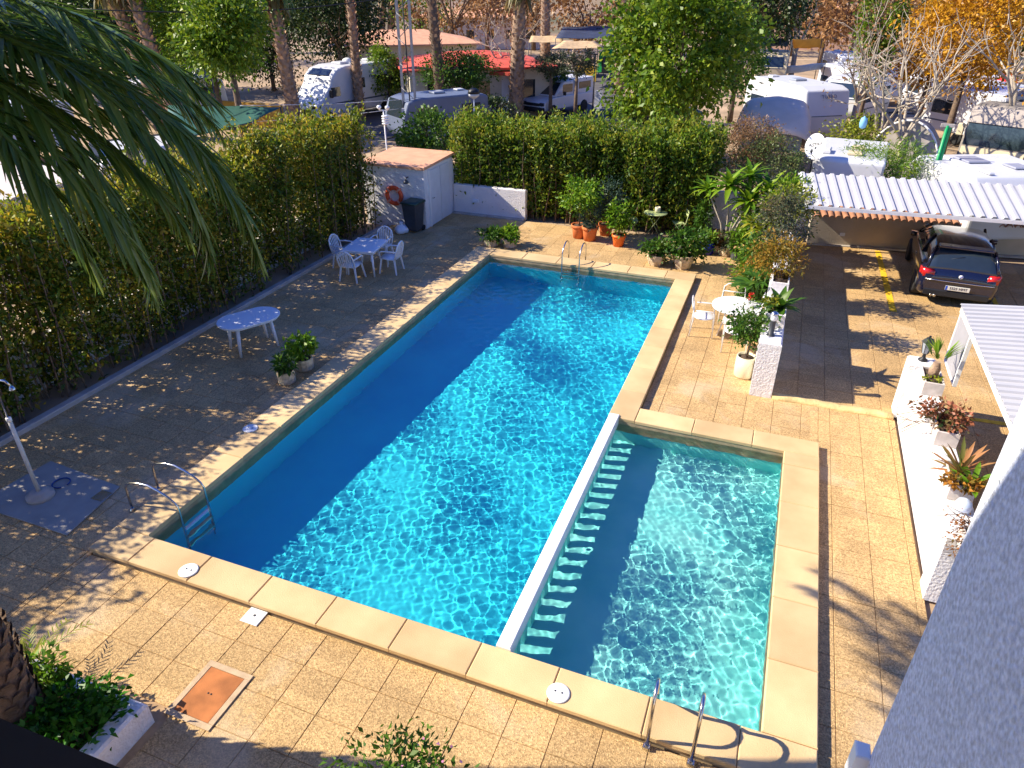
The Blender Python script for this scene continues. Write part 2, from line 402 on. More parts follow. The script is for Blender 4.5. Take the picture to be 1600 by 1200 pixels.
# ------------------------------------------------------------------ paving
rng0 = np.random.default_rng(7)
def proj_px(x, y, z=0.0):
    v = Vector((x, y, z - CAMH)); d = v.dot(_fw)
    return (800 + FPX * v.dot(_rt) / d, 600 - FPX * v.dot(_up) / d, d)
def pave(root_name, rects, material, keep, skip=None, cell=0.5):
    """grout bed plus slabs: the slabs that show largest are pieces of their own"""
    bed = MB()
    for (x0, x1, y0, y1, ox, oy) in rects: bed.box((x0, y0, -0.05), (x1, y1, -0.014))
    root = struct(bed.build(root_name, M_GROUT))
    cells = []
    for (x0, x1, y0, y1, ox, oy) in rects:
        xs = [x0] + [v for v in np.arange(math.floor(x0 / cell) * cell + ox, x1, cell) if x0 + 0.06 < v < x1 - 0.06] + [x1]
        ys = [y0] + [v for v in np.arange(math.floor(y0 / cell) * cell + oy, y1, cell) if y0 + 0.06 < v < y1 - 0.06] + [y1]
        for i in range(len(xs) - 1):
            for j in range(len(ys) - 1):
                cx, cy = (xs[i] + xs[i + 1]) / 2, (ys[j] + ys[j + 1]) / 2
                if skip and skip(cx, cy): continue
                px, py, d = proj_px(cx, cy)
                vis = d > 0.5 and -20 < px < 1620 and -20 < py < 1215
                hid = px > 1345 and py > 900
                cells.append((0 if (not vis or hid) else 1.0 / d ** 3 * (xs[i + 1] - xs[i]) * (ys[j + 1] - ys[j]), xs[i], xs[i + 1], ys[j], ys[j + 1]))
    cells.sort(key=lambda c: -c[0])
    cache = {}
    rest = MB()
    for k, (s, x0, x1, y0, y1) in enumerate(cells):
        j = 0.0035; w, h = round(x1 - x0, 3), round(y1 - y0, 3)
        dz = rng0.uniform(-0.0035, 0.0015)
        if k < keep and s > 0:
            if (w, h) not in cache:
                b = MB(); b.bbox((-w / 2 + j, -h / 2 + j, -0.03), (w / 2 - j, h / 2 - j, 0), 0.004)
                cache[(w, h)] = b.mesh('paving_slab')
            o = ob('paving_slab', cache[(w, h)], material, root)
            o.location = ((x0 + x1) / 2, (y0 + y1) / 2, dz)
            o.rotation_euler = (rng0.normal() * 0.003, rng0.normal() * 0.003, rng0.normal() * 0.002)
        else:
            rest.box((x0 + j, y0 + j, -0.03), (x1 - j, y1 - j, dz))
    stuff(rest.build('paving_slabs_beyond', material, root))
    return root
def planter_spot(x, y): return -7.6 < x < -5.3 and y < 3.05
pave('pool_terrace', [(-11.85, OX0, 1.0, 21.7, 0.25, 0.24), (OX0, KOX, 1.0, OY0, 0.25, 0.24), (KOX, 2.7, 1.0, 12.6, 0.09, 0.12),
                      (OX1, KOX, KOY, 12.6, 0.09, 0.12), (OX1, 0.15, 12.6, 21.9, 0.09, 0.12), (OX0, OX1, OY1, 21.7, 0.25, 0.24)], M_TILE, 300, planter_spot)
pave('parking_floor', [(0.5, 12.0, 12.85, 22.75, 0.0, 0.35), (3.05, 12.0, 4.0, 12.85, 0.0, 0.35)], M_PARK, 160)

# ------------------------------------------------------------------ pool basin, water, coping
POOLMAT = mat('pool_paint_blue', (0.022, 0.715, 0.88), 0.6, 0.0, 0.7, sat2=(0.013, 0.60, 0.82))
KIDMAT = mat('pool_paint_pale', (0.27, 0.84, 0.79), 0.6, 0.0, 1.3, sat2=(0.17, 0.75, 0.73))
def zfloor(y): return -1.0 - 0.45 * (y - PY0) / (PY1 - PY0)
b = MB()
a0, a1 = zfloor(PY0), zfloor(PY1)
t = -0.001
b.quad((PX0, PY0, a0), (PX1 + 0.09, PY0, a0), (PX1 + 0.09, PY1, a1), (PX0, PY1, a1))
b.quad((PX0, PY0, t), (PX0, PY0, a0), (PX0, PY1, a1), (PX0, PY1, t))
b.quad((PX0, PY1, t), (PX0, PY1, a1), (PX1, PY1, a1), (PX1, PY1, t))
b.quad((PX1, KY1, t), (PX1, PY1, t), (PX1, PY1, a1), (PX1, KY1, zfloor(KY1)))
b.quad((PX0, PY0, a0), (PX0, PY0, t), (PX1, PY0, t), (PX1, PY0, a0))
KZ = -0.72
b.quad((PX1 + 0.09, PY0, a0), (PX1 + 0.09, KY1, zfloor(KY1)), (PX1 + 0.09, KY1, KZ), (PX1 + 0.09, PY0, KZ))
basin = struct(b.build('pool_basin', POOLMAT))
b = MB()
b.quad((PX1 + 0.09, PY0, KZ), (KX1, PY0, KZ), (KX1, KY1, KZ), (PX1 + 0.09, KY1, KZ))
b.quad((PX1 + 0.09, KY1, KZ), (KX1, KY1, KZ), (KX1, KY1, t), (PX1 + 0.09, KY1, t))
b.quad((KX1, PY0, KZ), (KX1, PY0, t), (KX1, KY1, t), (KX1, KY1, KZ))
b.quad((PX1 + 0.09, PY0, KZ), (PX1 + 0.09, PY0, t), (KX1, PY0, t), (KX1, PY0, KZ))
kbasin = struct(b.build('paddling_pool_basin', KIDMAT))
rw = np.random.default_rng(11)
STEP = 0.0185
nx, ny = int((KX1 + 0.02 - PX0) / STEP), int((PY1 - PY0 + 0.02) / STEP)
gx = np.linspace(PX0 - 0.01, KX1 + 0.01, nx); gy = np.linspace(PY0 - 0.01, PY1 + 0.01, ny)
X, Y = np.meshgrid(gx, gy, indexing='ij')
Z = np.full_like(X, ZW)
damp = 0.9 + 0.0 * np.clip((X + 6.0) / 3.5, 0, 1) + 0.75 * np.clip((X + 2.2) / 0.3, 0, 1)                 # calmer water in the lee of the hedge
calm = np.ones_like(X)
for i in range(9):                                                   # gusty patches
    lam = rw.uniform(1.6, 4.5); th = rw.uniform(0, 6.28)
    calm += 0.16 * np.sin(2 * math.pi / lam * (X * math.cos(th) + Y * math.sin(th)) + rw.uniform(0, 6.28))
damp = damp * np.clip(calm, 0.35, 1.5)
for i in range(64):
    lam = 0.075 * (0.36 / 0.075) ** rw.random(); k = 2 * math.pi / lam; th = rw.uniform(0, 2 * math.pi)
    Z += 0.0023 * lam ** 1.5 * damp * np.sin(k * (X * math.cos(th) + Y * math.sin(th)) + rw.uniform(0, 6.28))
V = np.stack([X, Y, Z], -1).reshape(-1, 3)
idx = np.arange(nx * ny).reshape(nx, ny)
F = np.stack([idx[:-1, :-1], idx[1:, :-1], idx[1:, 1:], idx[:-1, 1:]], -1).reshape(-1, 4)
cx = V[F[:, 0]]
F = F[~((cx[:, 0] > PX1 + 0.01) & (cx[:, 1] > KY1 + 0.01))]
wm = bpy.data.materials.new('water'); wm.use_nodes = True; n = wm.node_tree; n.nodes.clear()
wo = n.nodes.new('ShaderNodeOutputMaterial'); gl = n.nodes.new('ShaderNodeBsdfGlass')
gl.inputs['IOR'].default_value = 1.33; gl.inputs['Roughness'].default_value = 0.0
n.links.new(gl.outputs[0], wo.inputs[0])
water = struct(ob('water', np_mesh('water', V, F, True), wm))
water.cycles.is_caustics_caster = True
basin.cycles.is_caustics_receiver = True; kbasin.cycles.is_caustics_receiver = True

cop = MB()     # mortar bed under the stones, kept back from the edges
for (x0, x1, y0, y1) in ((OX0 + 0.02, KOX - 0.02, OY0 + 0.02, PY0 + 0.012), (OX0 + 0.02, PX0 + 0.012, PY0 + 0.012, OY1 - 0.02), (PX0 + 0.012, OX1 - 0.02, PY1 - 0.012, OY1 - 0.02),
                         (PX1 - 0.012, OX1 - 0.02, KY1 + 0.3, PY1 - 0.012), (PX1 + 0.04, KOX - 0.02, KY1 - 0.012, KOY - 0.02), (KX1 - 0.012, KOX - 0.02, PY0 + 0.012, KY1 - 0.012)):
    cop.box((x0, y0, -0.30), (x1, y1, 0.06))
coping = struct(cop.build('pool_coping', mat('coping_mortar', (0.40, 0.30, 0.18), 0.9, 0.2, 6)))
coping.cycles.is_caustics_receiver = True
def stones(x0, x1, y0, y1, cuts, ax):
    e = [(x0, y0)[ax]] + cuts + [(x1, y1)[ax]]
    for i in range(len(e) - 1):
        a, c = e[i] + 0.004, e[i + 1] - 0.004
        lo = (a, y0, 0.045) if ax == 0 else (x0, a, 0.045); hi = (c, y1, ZC) if ax == 0 else (x1, c, ZC)
        mid = [(p + q) / 2 for p, q in zip(lo, hi)]
        m = MB(); m.bbox([p - q for p, q in zip(lo, mid)], [p - q for p, q in zip(hi, mid)], 0.012)
        o = m.build('coping_stone', M_COPE, coping); o.location = mid; o.location.z += rng0.uniform(-0.003, 0.003)
        o.rotation_euler = (0, 0, rng0.normal() * 0.0012)
sp = lambda a, b, s=1.02: [a + s * k for k in range(1, int((b - a) / s) + 1) if a + s * k < b - 0.3]
stones(OX0, KOX, OY0, PY0 + 0.02, [-7.45, -6.43, -5.42, -4.41, -3.39, -2.38, -1.40, -0.35, 0.62], 0)
stones(OX0, PX0 + 0.02, PY0 + 0.024, OY1, sp(PY0, OY1), 1)
stones(PX0 + 0.024, OX1, PY1 - 0.02, OY1, sp(PX0, OX1), 0)
stones(PX1 - 0.02, OX1, KY1 - 0.02, PY1 - 0.024, sp(KY1, PY1), 1)
stones(OX1 + 0.004, KOX, KY1 - 0.02, KOY, sp(OX1, KOX), 0)
stones(KX1 - 0.02, KOX, PY0 + 0.024, KY1 - 0.024, sp(PY0, KY1), 1)

# divider between the pools: piers standing in the water under a white beam
dv = thing('pool_divider', 'white beam on short piers dividing the main pool from the paddling pool', 'wall', (0, 0, 0))
m = MB(); m.bbox((PX1 - 0.005, PY0 + 0.022, -0.06), (KX0, KY1 + 0.05, 0.15), 0.012)
o = m.build('beam', M_PAINT, dv); o.cycles.is_caustics_receiver = True
pm = MB(); pm.box((PX1 + 0.06, -0.065, KZ - 0.02), (KX0 - 0.05, 0.07, -0.055)); pmesh = pm.mesh('pier')
y = PY0 + 0.16
while y < KY1 - 0.1:
    o = ob('pier', pmesh, KIDMAT, dv); o.location = (0, y, 0); o.cycles.is_caustics_receiver = True; y += 0.272

# ------------------------------------------------------------------ left kerb, hedge and wall
tag(MB().bbox((-12.0, 1.0, -0.05), (-11.83, 19.5, 0.09), 0.015).build('kerb', M_CONC), 'long pale concrete kerb between hedge and paving', 'kerb')
tag(MB().box((-13.2, 1.0, -0.05), (-13.0, 19.6, 0.95)).build('boundary_wall', M_WHITE), 'white rendered wall half hidden inside the long hedge', 'wall')
def hedge(name, label, x0, x1, y0, y1, top, nst, per, seed, leafm, leaf=0.085, lo=0.12, lean=0.25, shoot=None):
    rng = np.random.default_rng(seed)
    root = thing(name, label, 'hedge', ((x0 + x1) / 2, (y0 + y1) / 2, 0))
    ox, oy = (x0 + x1) / 2, (y0 + y1) / 2
    bx = rng.uniform(x0, x1, nst); by = rng.uniform(y0, y1, nst)
    tx = bx + rng.normal(size=nst) * lean; ty = by + rng.normal(size=nst) * lean
    tx = np.clip(tx, x0 - 0.12, x1 + 0.12); ty = np.clip(ty, y0 - 0.12, y1 + 0.12)
    tz = top + rng.normal(size=nst) * 0.19 - 0.25 * rng.random(nst) ** 4
    tz += 0.10 * np.sin(bx * 1.7 + by * 1.1) + 0.06 * np.sin(by * 3.1)
    sm = MB()
    for i in range(0, nst, 2):
        mid = ((bx[i] + tx[i]) / 2 + rng.normal() * 0.06 - ox, (by[i] + ty[i]) / 2 + rng.normal() * 0.06 - oy, tz[i] * 0.5)
        sm.tube([(bx[i] - ox, by[i] - oy, -0.05), mid, (tx[i] - ox, ty[i] - oy, tz[i] * 0.97)], [0.022, 0.016, 0.006], 4, False)
    stuff(sm.build('stems', mat('hedge_stem', (0.20, 0.13, 0.08), 0.9, 0.3, 10), root))
    n = nst * per
    st = np.repeat(np.arange(nst), per)
    tt = lo + (1 - lo) * rng.random(n) ** 0.85
    # bare windows low down on some stems
    bare = rng.random(nst) < 0.06
    tt = np.where(bare[st] & (tt < 0.5), tt * 0.5 + 0.5, tt)
    P = np.stack([bx[st] + (tx - bx)[st] * tt - ox, by[st] + (ty - by)[st] * tt - oy, tz[st] * tt], 1)
    P += rng.normal(size=P.shape) * np.array([0.10, 0.10, 0.06])
    A = unit(rng.normal(size=(n, 3)) + np.array([0, 0, 0.55]))
    L = leaf * rng.uniform(0.6, 1.35, n)
    V, F = leaf_arrays(P, A, L, L * 0.46, rng)
    stuff(ob('foliage', np_mesh('foliage', V, F), leafm, root))
    # fresh growth on the clipped top
    k = nst * 20; st = rng.integers(0, nst, k)
    P = np.stack([tx[st] - ox, ty[st] - oy, tz[st] * rng.uniform(0.90, 1.02, k)], 1) + rng.normal(size=(k, 3)) * np.array([0.13, 0.13, 0.07])
    A = unit(rng.normal(size=(k, 3)) * 0.7 + np.array([0, 0, 0.9])); L = leaf * rng.uniform(0.5, 1.1, k)
    V, F = leaf_arrays(P, A, L, L * 0.42, rng)
    stuff(ob('new_shoots', np_mesh('new_shoots', V, F), shoot, root))
    return root
hedge('hedge', 'long tall yellow-green hedge along the shaded left side of the terrace', -13.55, -12.12, 1.0, 19.35, 3.38, 640, 155, 3, L_HEDGE, leaf=0.125, lo=0.04, shoot=leafmat('shoot_leaf', (0.12, 0.19, 0.010), (0.30, 0.33, 0.018), (0.56, 0.36, 0.03), trans=0.45))
hedge('hedge', 'tall dense green hedge at the far end behind the terracotta pots', -10.7, -2.1, 22.0, 23.3, 2.88, 480, 170, 4, L_HEDGE2, leaf=0.13, lo=0.05, shoot=leafmat('shoot_leaf_green', (0.09, 0.19, 0.010), (0.20, 0.30, 0.018), (0.42, 0.36, 0.03), trans=0.45))
tag(MB().box((-10.4, 23.3, -0.05), (1.2, 23.5, 1.15)).build('boundary_wall', M_WHITE), 'low white wall behind the far hedge and the palm-like shrubs', 'wall')
# short wall beside the shed with a small light box
w = thing('garden_wall', 'low white rendered wall between shed door and far hedge', 'wall', (-10.5, 21.80, 0))
MB().bbox((-0.02, 0, -0.05), (2.6, 0.2, 0.98), 0.02).build('wall', M_WHITE, w)
MB().bbox((-0.02, -0.16, -0.05), (2.6, -0.004, 0.05), 0.01).build('step', M_CONC, w)
MB().bbox((0.70, -0.05, 0.42), (0.92, -0.003, 0.54), 0.01).build('light_box', M_PLAST, w)

# ------------------------------------------------------------------ shed
SX0, SX1, SY0, SY1, SH = -12.75, -10.55, 19.75, 21.9, 1.88
sh = thing('pool_shed', 'small white stucco shed with flat terracotta roof beside the far hedge', 'shed', (SX0, SY0, 0))
W_, D_ = SX1 - SX0, SY1 - SY0
MB().box((0, 0, -0.05), (W_, D_, SH)).build('wall', M_STUCCO, sh)
rf = MB(); rf.loft([[(-0.06, -0.08, SH + 0.003), (W_ + 0.07, -0.08, SH + 0.003), (W_ + 0.07, D_ + 0.08, SH + 0.063), (-0.06, D_ + 0.08, SH + 0.063)],
                    [(-0.06, -0.08, SH + 0.08), (W_ + 0.07, -0.08, SH + 0.08), (W_ + 0.07, D_ + 0.08, SH + 0.14), (-0.06, D_ + 0.08, SH + 0.14)]], smooth=False)
rf.build('roof', M_TERRAROOF, sh)
d = MB().bbox((W_ + 0.004, 0.35, 0.02), (W_ + 0.04, 1.05, 1.78), 0.008).build('door', mat('shed_door', (0.70, 0.72, 0.76), 0.5, 0.04, 4), sh)
MB().tube([(W_ + 0.04, 0.44, 0.9), (W_ + 0.08, 0.44, 0.9), (W_ + 0.08, 0.54, 0.9)], 0.012, 6).build('handle', M_STEEL, d)
MB().bbox((W_ + 0.004, 1.12, 0.02), (W_ + 0.03, 1.75, 1.78), 0.008).build('door_panel', MATS['shed_door'], sh)
MB().bbox((W_ + 0.002, 0.26, 0), (W_ + 0.05, 0.345, 1.82), 0.006).build('door_frame', M_PAINT, sh)
lamp = MB(); lamp.tube([(1.65, -0.002, 1.62), (1.65, -0.12, 1.62), (1.65, -0.16, 1.56)], 0.02, 6); lamp.lathe([(0.02, 0), (0.07, -0.04), (0.09, -0.10), (0.02, -0.11)], (1.65, -0.16, 1.56), 12)
lamp.build('wall_lamp', M_GREY, sh)
# ------------------------------------------------------------------ more shape helpers
def blade(m, p, az, el, L, W, bend=0.6, segs=4, trough=0.15, taper=0.35):
    """one strap leaf leaving p at heading az and elevation el, bending down"""
    p = Vector(p); pts = []
    e = el; q = p.copy()
    for i in range(segs + 1):
        pts.append((q.copy(), e))
        q = q + Vector((math.cos(az) * math.cos(e), math.sin(az) * math.cos(e), math.sin(e))) * (L / segs)
        e -= bend / segs
    side = Vector((-math.sin(az), math.cos(az), 0))
    vs = []; fs = []
    for i, (c, e) in enumerate(pts):
        t = i / segs
        w = W * (taper + (1 - taper) * math.sin(math.pi * min(1, t * 1.15 + 0.08)) ** 0.8) if t < 0.999 else W * 0.04
        up = Vector((-math.cos(az) * math.sin(e), -math.sin(az) * math.sin(e), math.cos(e)))
        vs += [c - side * w / 2 + up * w * trough, c, c + side * w / 2 + up * w * trough]
    for i in range(segs):
        k = i * 3
        fs += [(k, k + 1, k + 4, k + 3), (k + 1, k + 2, k + 5, k + 4)]
    m.add(vs, fs, True)
def rosette(m, c, n, L, W, rng, el=(0.2, 1.3), bend=0.7, **kw):
    for i in range(n):
        t = i / max(1, n - 1)
        blade(m, c, i * 2.39996 + rng.uniform(-0.2, 0.2), el[0] + (el[1] - el[0]) * t + rng.uniform(-0.1, 0.1), L * rng.uniform(0.8, 1.15), W * rng.uniform(0.85, 1.1), bend, **kw)
def rotx(mb_fn):
    """lathe made along z, laid over to turn about the x axis"""
    m = MB(); mb_fn(m); m.v = [(z, x, y) for x, y, z in m.v]; return m
def text_mesh(body, size, name='lettering'):
    cu = bpy.data.curves.new(name, 'FONT'); cu.body = body; cu.size = size; cu.align_x = 'CENTER'; cu.align_y = 'CENTER'; cu.extrude = 0.002; cu.resolution_u = 2
    o = bpy.data.objects.new(name, cu); COL.objects.link(o)
    me = bpy.data.meshes.new_from_object(o.evaluated_get(bpy.context.evaluated_depsgraph_get()))
    bpy.data.objects.remove(o); bpy.data.curves.remove(cu); me.name = name
    return me
def lettering(body, size, material, parent, loc, rot):
    o = ob('lettering', text_mesh(body, size), material, parent); o.location = loc; o.rotation_euler = rot; return o

# ------------------------------------------------------------------ parking: row wall, back wall, carports
rowx0, rowx1, rowy0, rowy1, rowh = 0.12, 0.53, 12.6, 22.4, 1.15
tag(MB().bbox((rowx0, rowy0, -0.05), (rowx1, rowy1, rowh), 0.03).build('planter_wall', M_STUCCO), 'low white stucco wall with planter boxes on top between terrace and parking', 'wall')
k = MB()
pts = np.linspace(0, 1, 15)
ring = []
for t in pts:
    x = rowx1 + 0.01 + t * (2.66 - rowx1); j = rng0.uniform(-0.02, 0.02); y0 = 12.56 + j + 0.02 * t; h = 0.05 + rng0.uniform(0, 0.02)
    ring.append([(x, y0, -0.03), (x, y0 + 0.03, h * 0.8), (x, y0 + 0.12, h), (x, y0 + 0.22, h * 0.7), (x, y0 + 0.27 + j, -0.03)])
k.loft(ring, True, True, True)
tag(k.build('threshold_ramp', M_YCONC), 'rough yellowish concrete hump across the parking entrance', 'kerb')
BW0, BW1 = Vector((1.0, 22.62, 0)), Vector((12.0, 24.5, 0))
bw = thing('parking_back_wall', 'beige wall with barrel tile coping behind the dark blue car', 'wall', BW0, math.atan2(BW1.y - BW0.y, BW1.x - BW0.x))
LBW = (BW1 - BW0).length
MB().box((0, 0, -0.05), (LBW, 0.25, 0.94)).build('wall', mat('beige_render', (0.50, 0.42, 0.32), 0.9, 0.12, 1.5, 0.4, 30), bw)
tl = MB(); n_ = 8
outer = [(0.085 * math.cos(math.pi * q / n_), 0.085 * math.sin(math.pi * q / n_)) for q in range(n_ + 1)]
inner = [(0.068 * math.cos(math.pi * q / n_), 0.068 * math.sin(math.pi * q / n_)) for q in range(n_, -1, -1)]
prof = outer + inner
tl.loft([[(x, -0.26, z - 0.03) for x, z in prof], [(x * 0.9, 0.40, z * 0.9 + 0.16) for x, z in prof]], True, True, False)
tme = tl.mesh('roof_tile'); m_tile = mat('old_roof_tile', (0.34, 0.16, 0.09), 0.85, 0.3, 3)
x = 0.1
while x < 7.4:
    o = ob('roof_tile', tme, m_tile, bw); o.location = (x, 0, 0.93 + rng0.uniform(-0.01, 0.01)); o.rotation_euler = (0, 0, rng0.normal() * 0.04); x += 0.2
MB().bbox((0.9, -0.02, 0.30), (1.04, -0.002, 0.40), 0.004).build('vent_plate', M_PLAST, bw)
MB().bbox((0.0, -0.12, -0.03), (LBW, -0.004, 0.035), 0.01).build('skirting', M_CONC, bw)
# yellow bay lines
def bay_line(a, b, w, label):
    a, b = Vector(a), Vector(b); d = (b - a).normalized(); s = Vector((-d.y, d.x, 0)) * w / 2
    m = MB(); steps = 14; vs = []; fs = []
    for i in range(steps + 1):
        c = a + (b - a) * i / steps; j = rng0.uniform(-0.012, 0.012, 2)
        vs += [c - s * (1 + j[0] * 8) + Vector((0, 0, 0.006)), c + s * (1 + j[1] * 8) + Vector((0, 0, 0.006))]
    for i in range(steps): fs.append((2 * i, 2 * i + 1, 2 * i + 3, 2 * i + 2))
    m.add(vs, fs); tag(m.build('bay_line', M_YELLOW), label, 'road marking', 'parking bay lines')
bay_line(at(1371, 392), at(1396, 487), 0.15, 'yellow parking bay line left of the dark blue car')
bay_line(at(1545, 455), at(1570, 500), 0.12, 'yellow parking bay line right of the dark blue car')
bay_line(at(1498, 652), at(1580, 664), 0.12, 'yellow bay line in the shade behind the low white planter wall')
def corrugated(name, label, A, B, C_, D_, pitch, amp, group='carports'):
    """sheet roof from corner A along A->B (across the ribs), ribs running A->D"""
    root = thing(name, label, 'carport', A, 0, group)
    A, B, C_, D_ = [Vector(v) - Vector(A) for v in (A, B, C_, D_)]
    n = int((B - A).length / pitch); prof = [(0, 0), (0.18, 0), (0.30, 1), (0.62, 1), (0.74, 0)]
    r0 = []; r1 = []
    for i in range(n):
        for u, h in prof:
            t = (i + u) / n
            r0.append(A + (B - A) * t + Vector((0, 0, h * amp))); r1.append(D_ + (C_ - D_) * t + Vector((0, 0, h * amp)))
    lo = [[p for p in r0], [p for p in r1]]
    m = MB(); m.loft(lo, False, False, False)
    nn = len(r0); dz = Vector((0, 0, -0.006))
    o = m.build('roof_sheet', M_SHEET, root)
    sd = o.modifiers.new('thick', 'SOLIDIFY'); sd.thickness = 0.006; sd.offset = -1
    return root
CZ = 2.2
ca, cb, cc, cd = at(1258, 320, CZ), at(1600, 345, CZ), at(1600, 290, CZ), at(1247, 270, CZ)
ext = (cb - ca) * 0.9
cp = corrugated('carport', 'large white corrugated carport roof over the dark blue car', ca, cb + ext, cc + ext, cd, 0.235, 0.04)
o0 = ca
fr = MB(); fr.box((0.0, -0.03, -0.10), (0.06, (cd - ca).y, -0.008)); fr.build('side_beam', M_PAINT, cp)
dx, dy = (cb + ext - ca).x, (cb + ext - ca).y
m = MB(); m.loft([[(0, -0.02, -0.09), (0, 0.06, -0.09), (0, 0.06, -0.009), (0, -0.02, -0.009)], [(dx, dy - 0.02, -0.09), (dx, dy + 0.06, -0.09), (dx, dy + 0.06, -0.009), (dx, dy - 0.02, -0.009)]], True, True, False)
m.build('front_beam', M_PAINT, cp)
for t in (0.004, 0.95):
    MB().bbox((dx * t, dy * t + 0.0 + (3.3 if t > 0 else 0), -CZ - 0.05), (dx * t + 0.08, dy * t + 3.38, -0.10), 0.005).build('post', M_PAINT, cp)
c2a, c2b = at(1500, 475, CZ), Vector((3.28, 8.2, CZ))
cp2 = corrugated('carport', 'white ribbed carport roof at the right edge above the planters', Vector((3.2, 8.0, CZ)), Vector((3.2, 13.07, CZ)), Vector((9.0, 14.6, CZ)), Vector((9.0, 8.6, CZ)), 0.165, 0.03)
MB().bbox((0.02, 0.1, -0.12), (0.09, 5.0, -0.012), 0.005).build('side_beam', M_PAINT, cp2)
pn = thing('carport_side_panel', 'white framed grey side panel standing under the right carport roof', 'panel', (3.25, 12.06, 1.12))
MB().box((0.015, 0.04, 0.03), (0.035, 0.96, 0.99)).build('infill', mat('grey_panel', (0.32, 0.31, 0.33), 0.7, 0.08, 3), pn)
for a, b in (((0, 0, 0), (0.06, 0.05, 1.02)), ((0, 0.95, 0), (0.06, 1.0, 1.02)), ((0, 0.052, 0), (0.06, 0.948, 0.04)), ((0, 0.052, 0.98), (0.06, 0.948, 1.02))):
    MB().bbox(a, b, 0.006).build('frame_bar', M_PAINT, pn)

# low white wall on the right with end pillars
rw_ = thing('terrace_wall', 'bright white low wall with square end pillars right of the paddling pool', 'wall', (2.70, 8.0, 0))
MB().bbox((0.05, 0.34, -0.05), (0.40, 4.72, 1.02), 0.02).build('wall', M_WHITE, rw_)
MB().bbox((-0.02, 0.0, -0.05), (0.44, 0.335, 1.10), 0.04).build('pillar', M_STUCCO, rw_)
MB().bbox((-0.02, 4.725, -0.05), (0.44, 5.10, 1.12), 0.04).build('pillar', M_STUCCO, rw_)

# ------------------------------------------------------------------ parked car
def wheel(parent, x, y, r, w, side, mt=None):
    t = rotx(lambda m: m.lathe([(r * 0.66, -w / 2), (r * 0.94, -w / 2), (r, -w * 0.3), (r, w * 0.3), (r * 0.94, w / 2), (r * 0.66, w / 2)], (0, 0, 0), 24))
    tyre = t.build('wheel', M_RUBBER, parent); tyre.location = (x, y, r)
    h = rotx(lambda m: m.lathe([(r * 0.64, 0.0), (r * 0.64, w * 0.42), (r * 0.58, w * 0.44), (r * 0.5, w * 0.34), (r * 0.18, w * 0.40), (0.02, w * 0.42)], (0, 0, 0), 20))
    for a in range(5):
        an = a * 2 * math.pi / 5; M = Matrix.Rotation(an, 4, 'X')
        h.box((w * 0.30, -0.03, 0.03), (w * 0.47, 0.03, r * 0.6), M)
    if side < 0: h.v = [(-p[0], p[1], p[2]) for p in h.v]; h.f = [tuple(reversed(f)) for f in h.f]
    h.build('rim', mt or mat('alloy', (0.45, 0.45, 0.46), 0.3, 0.05, 5, metal=1.0), tyre)
    return tyre
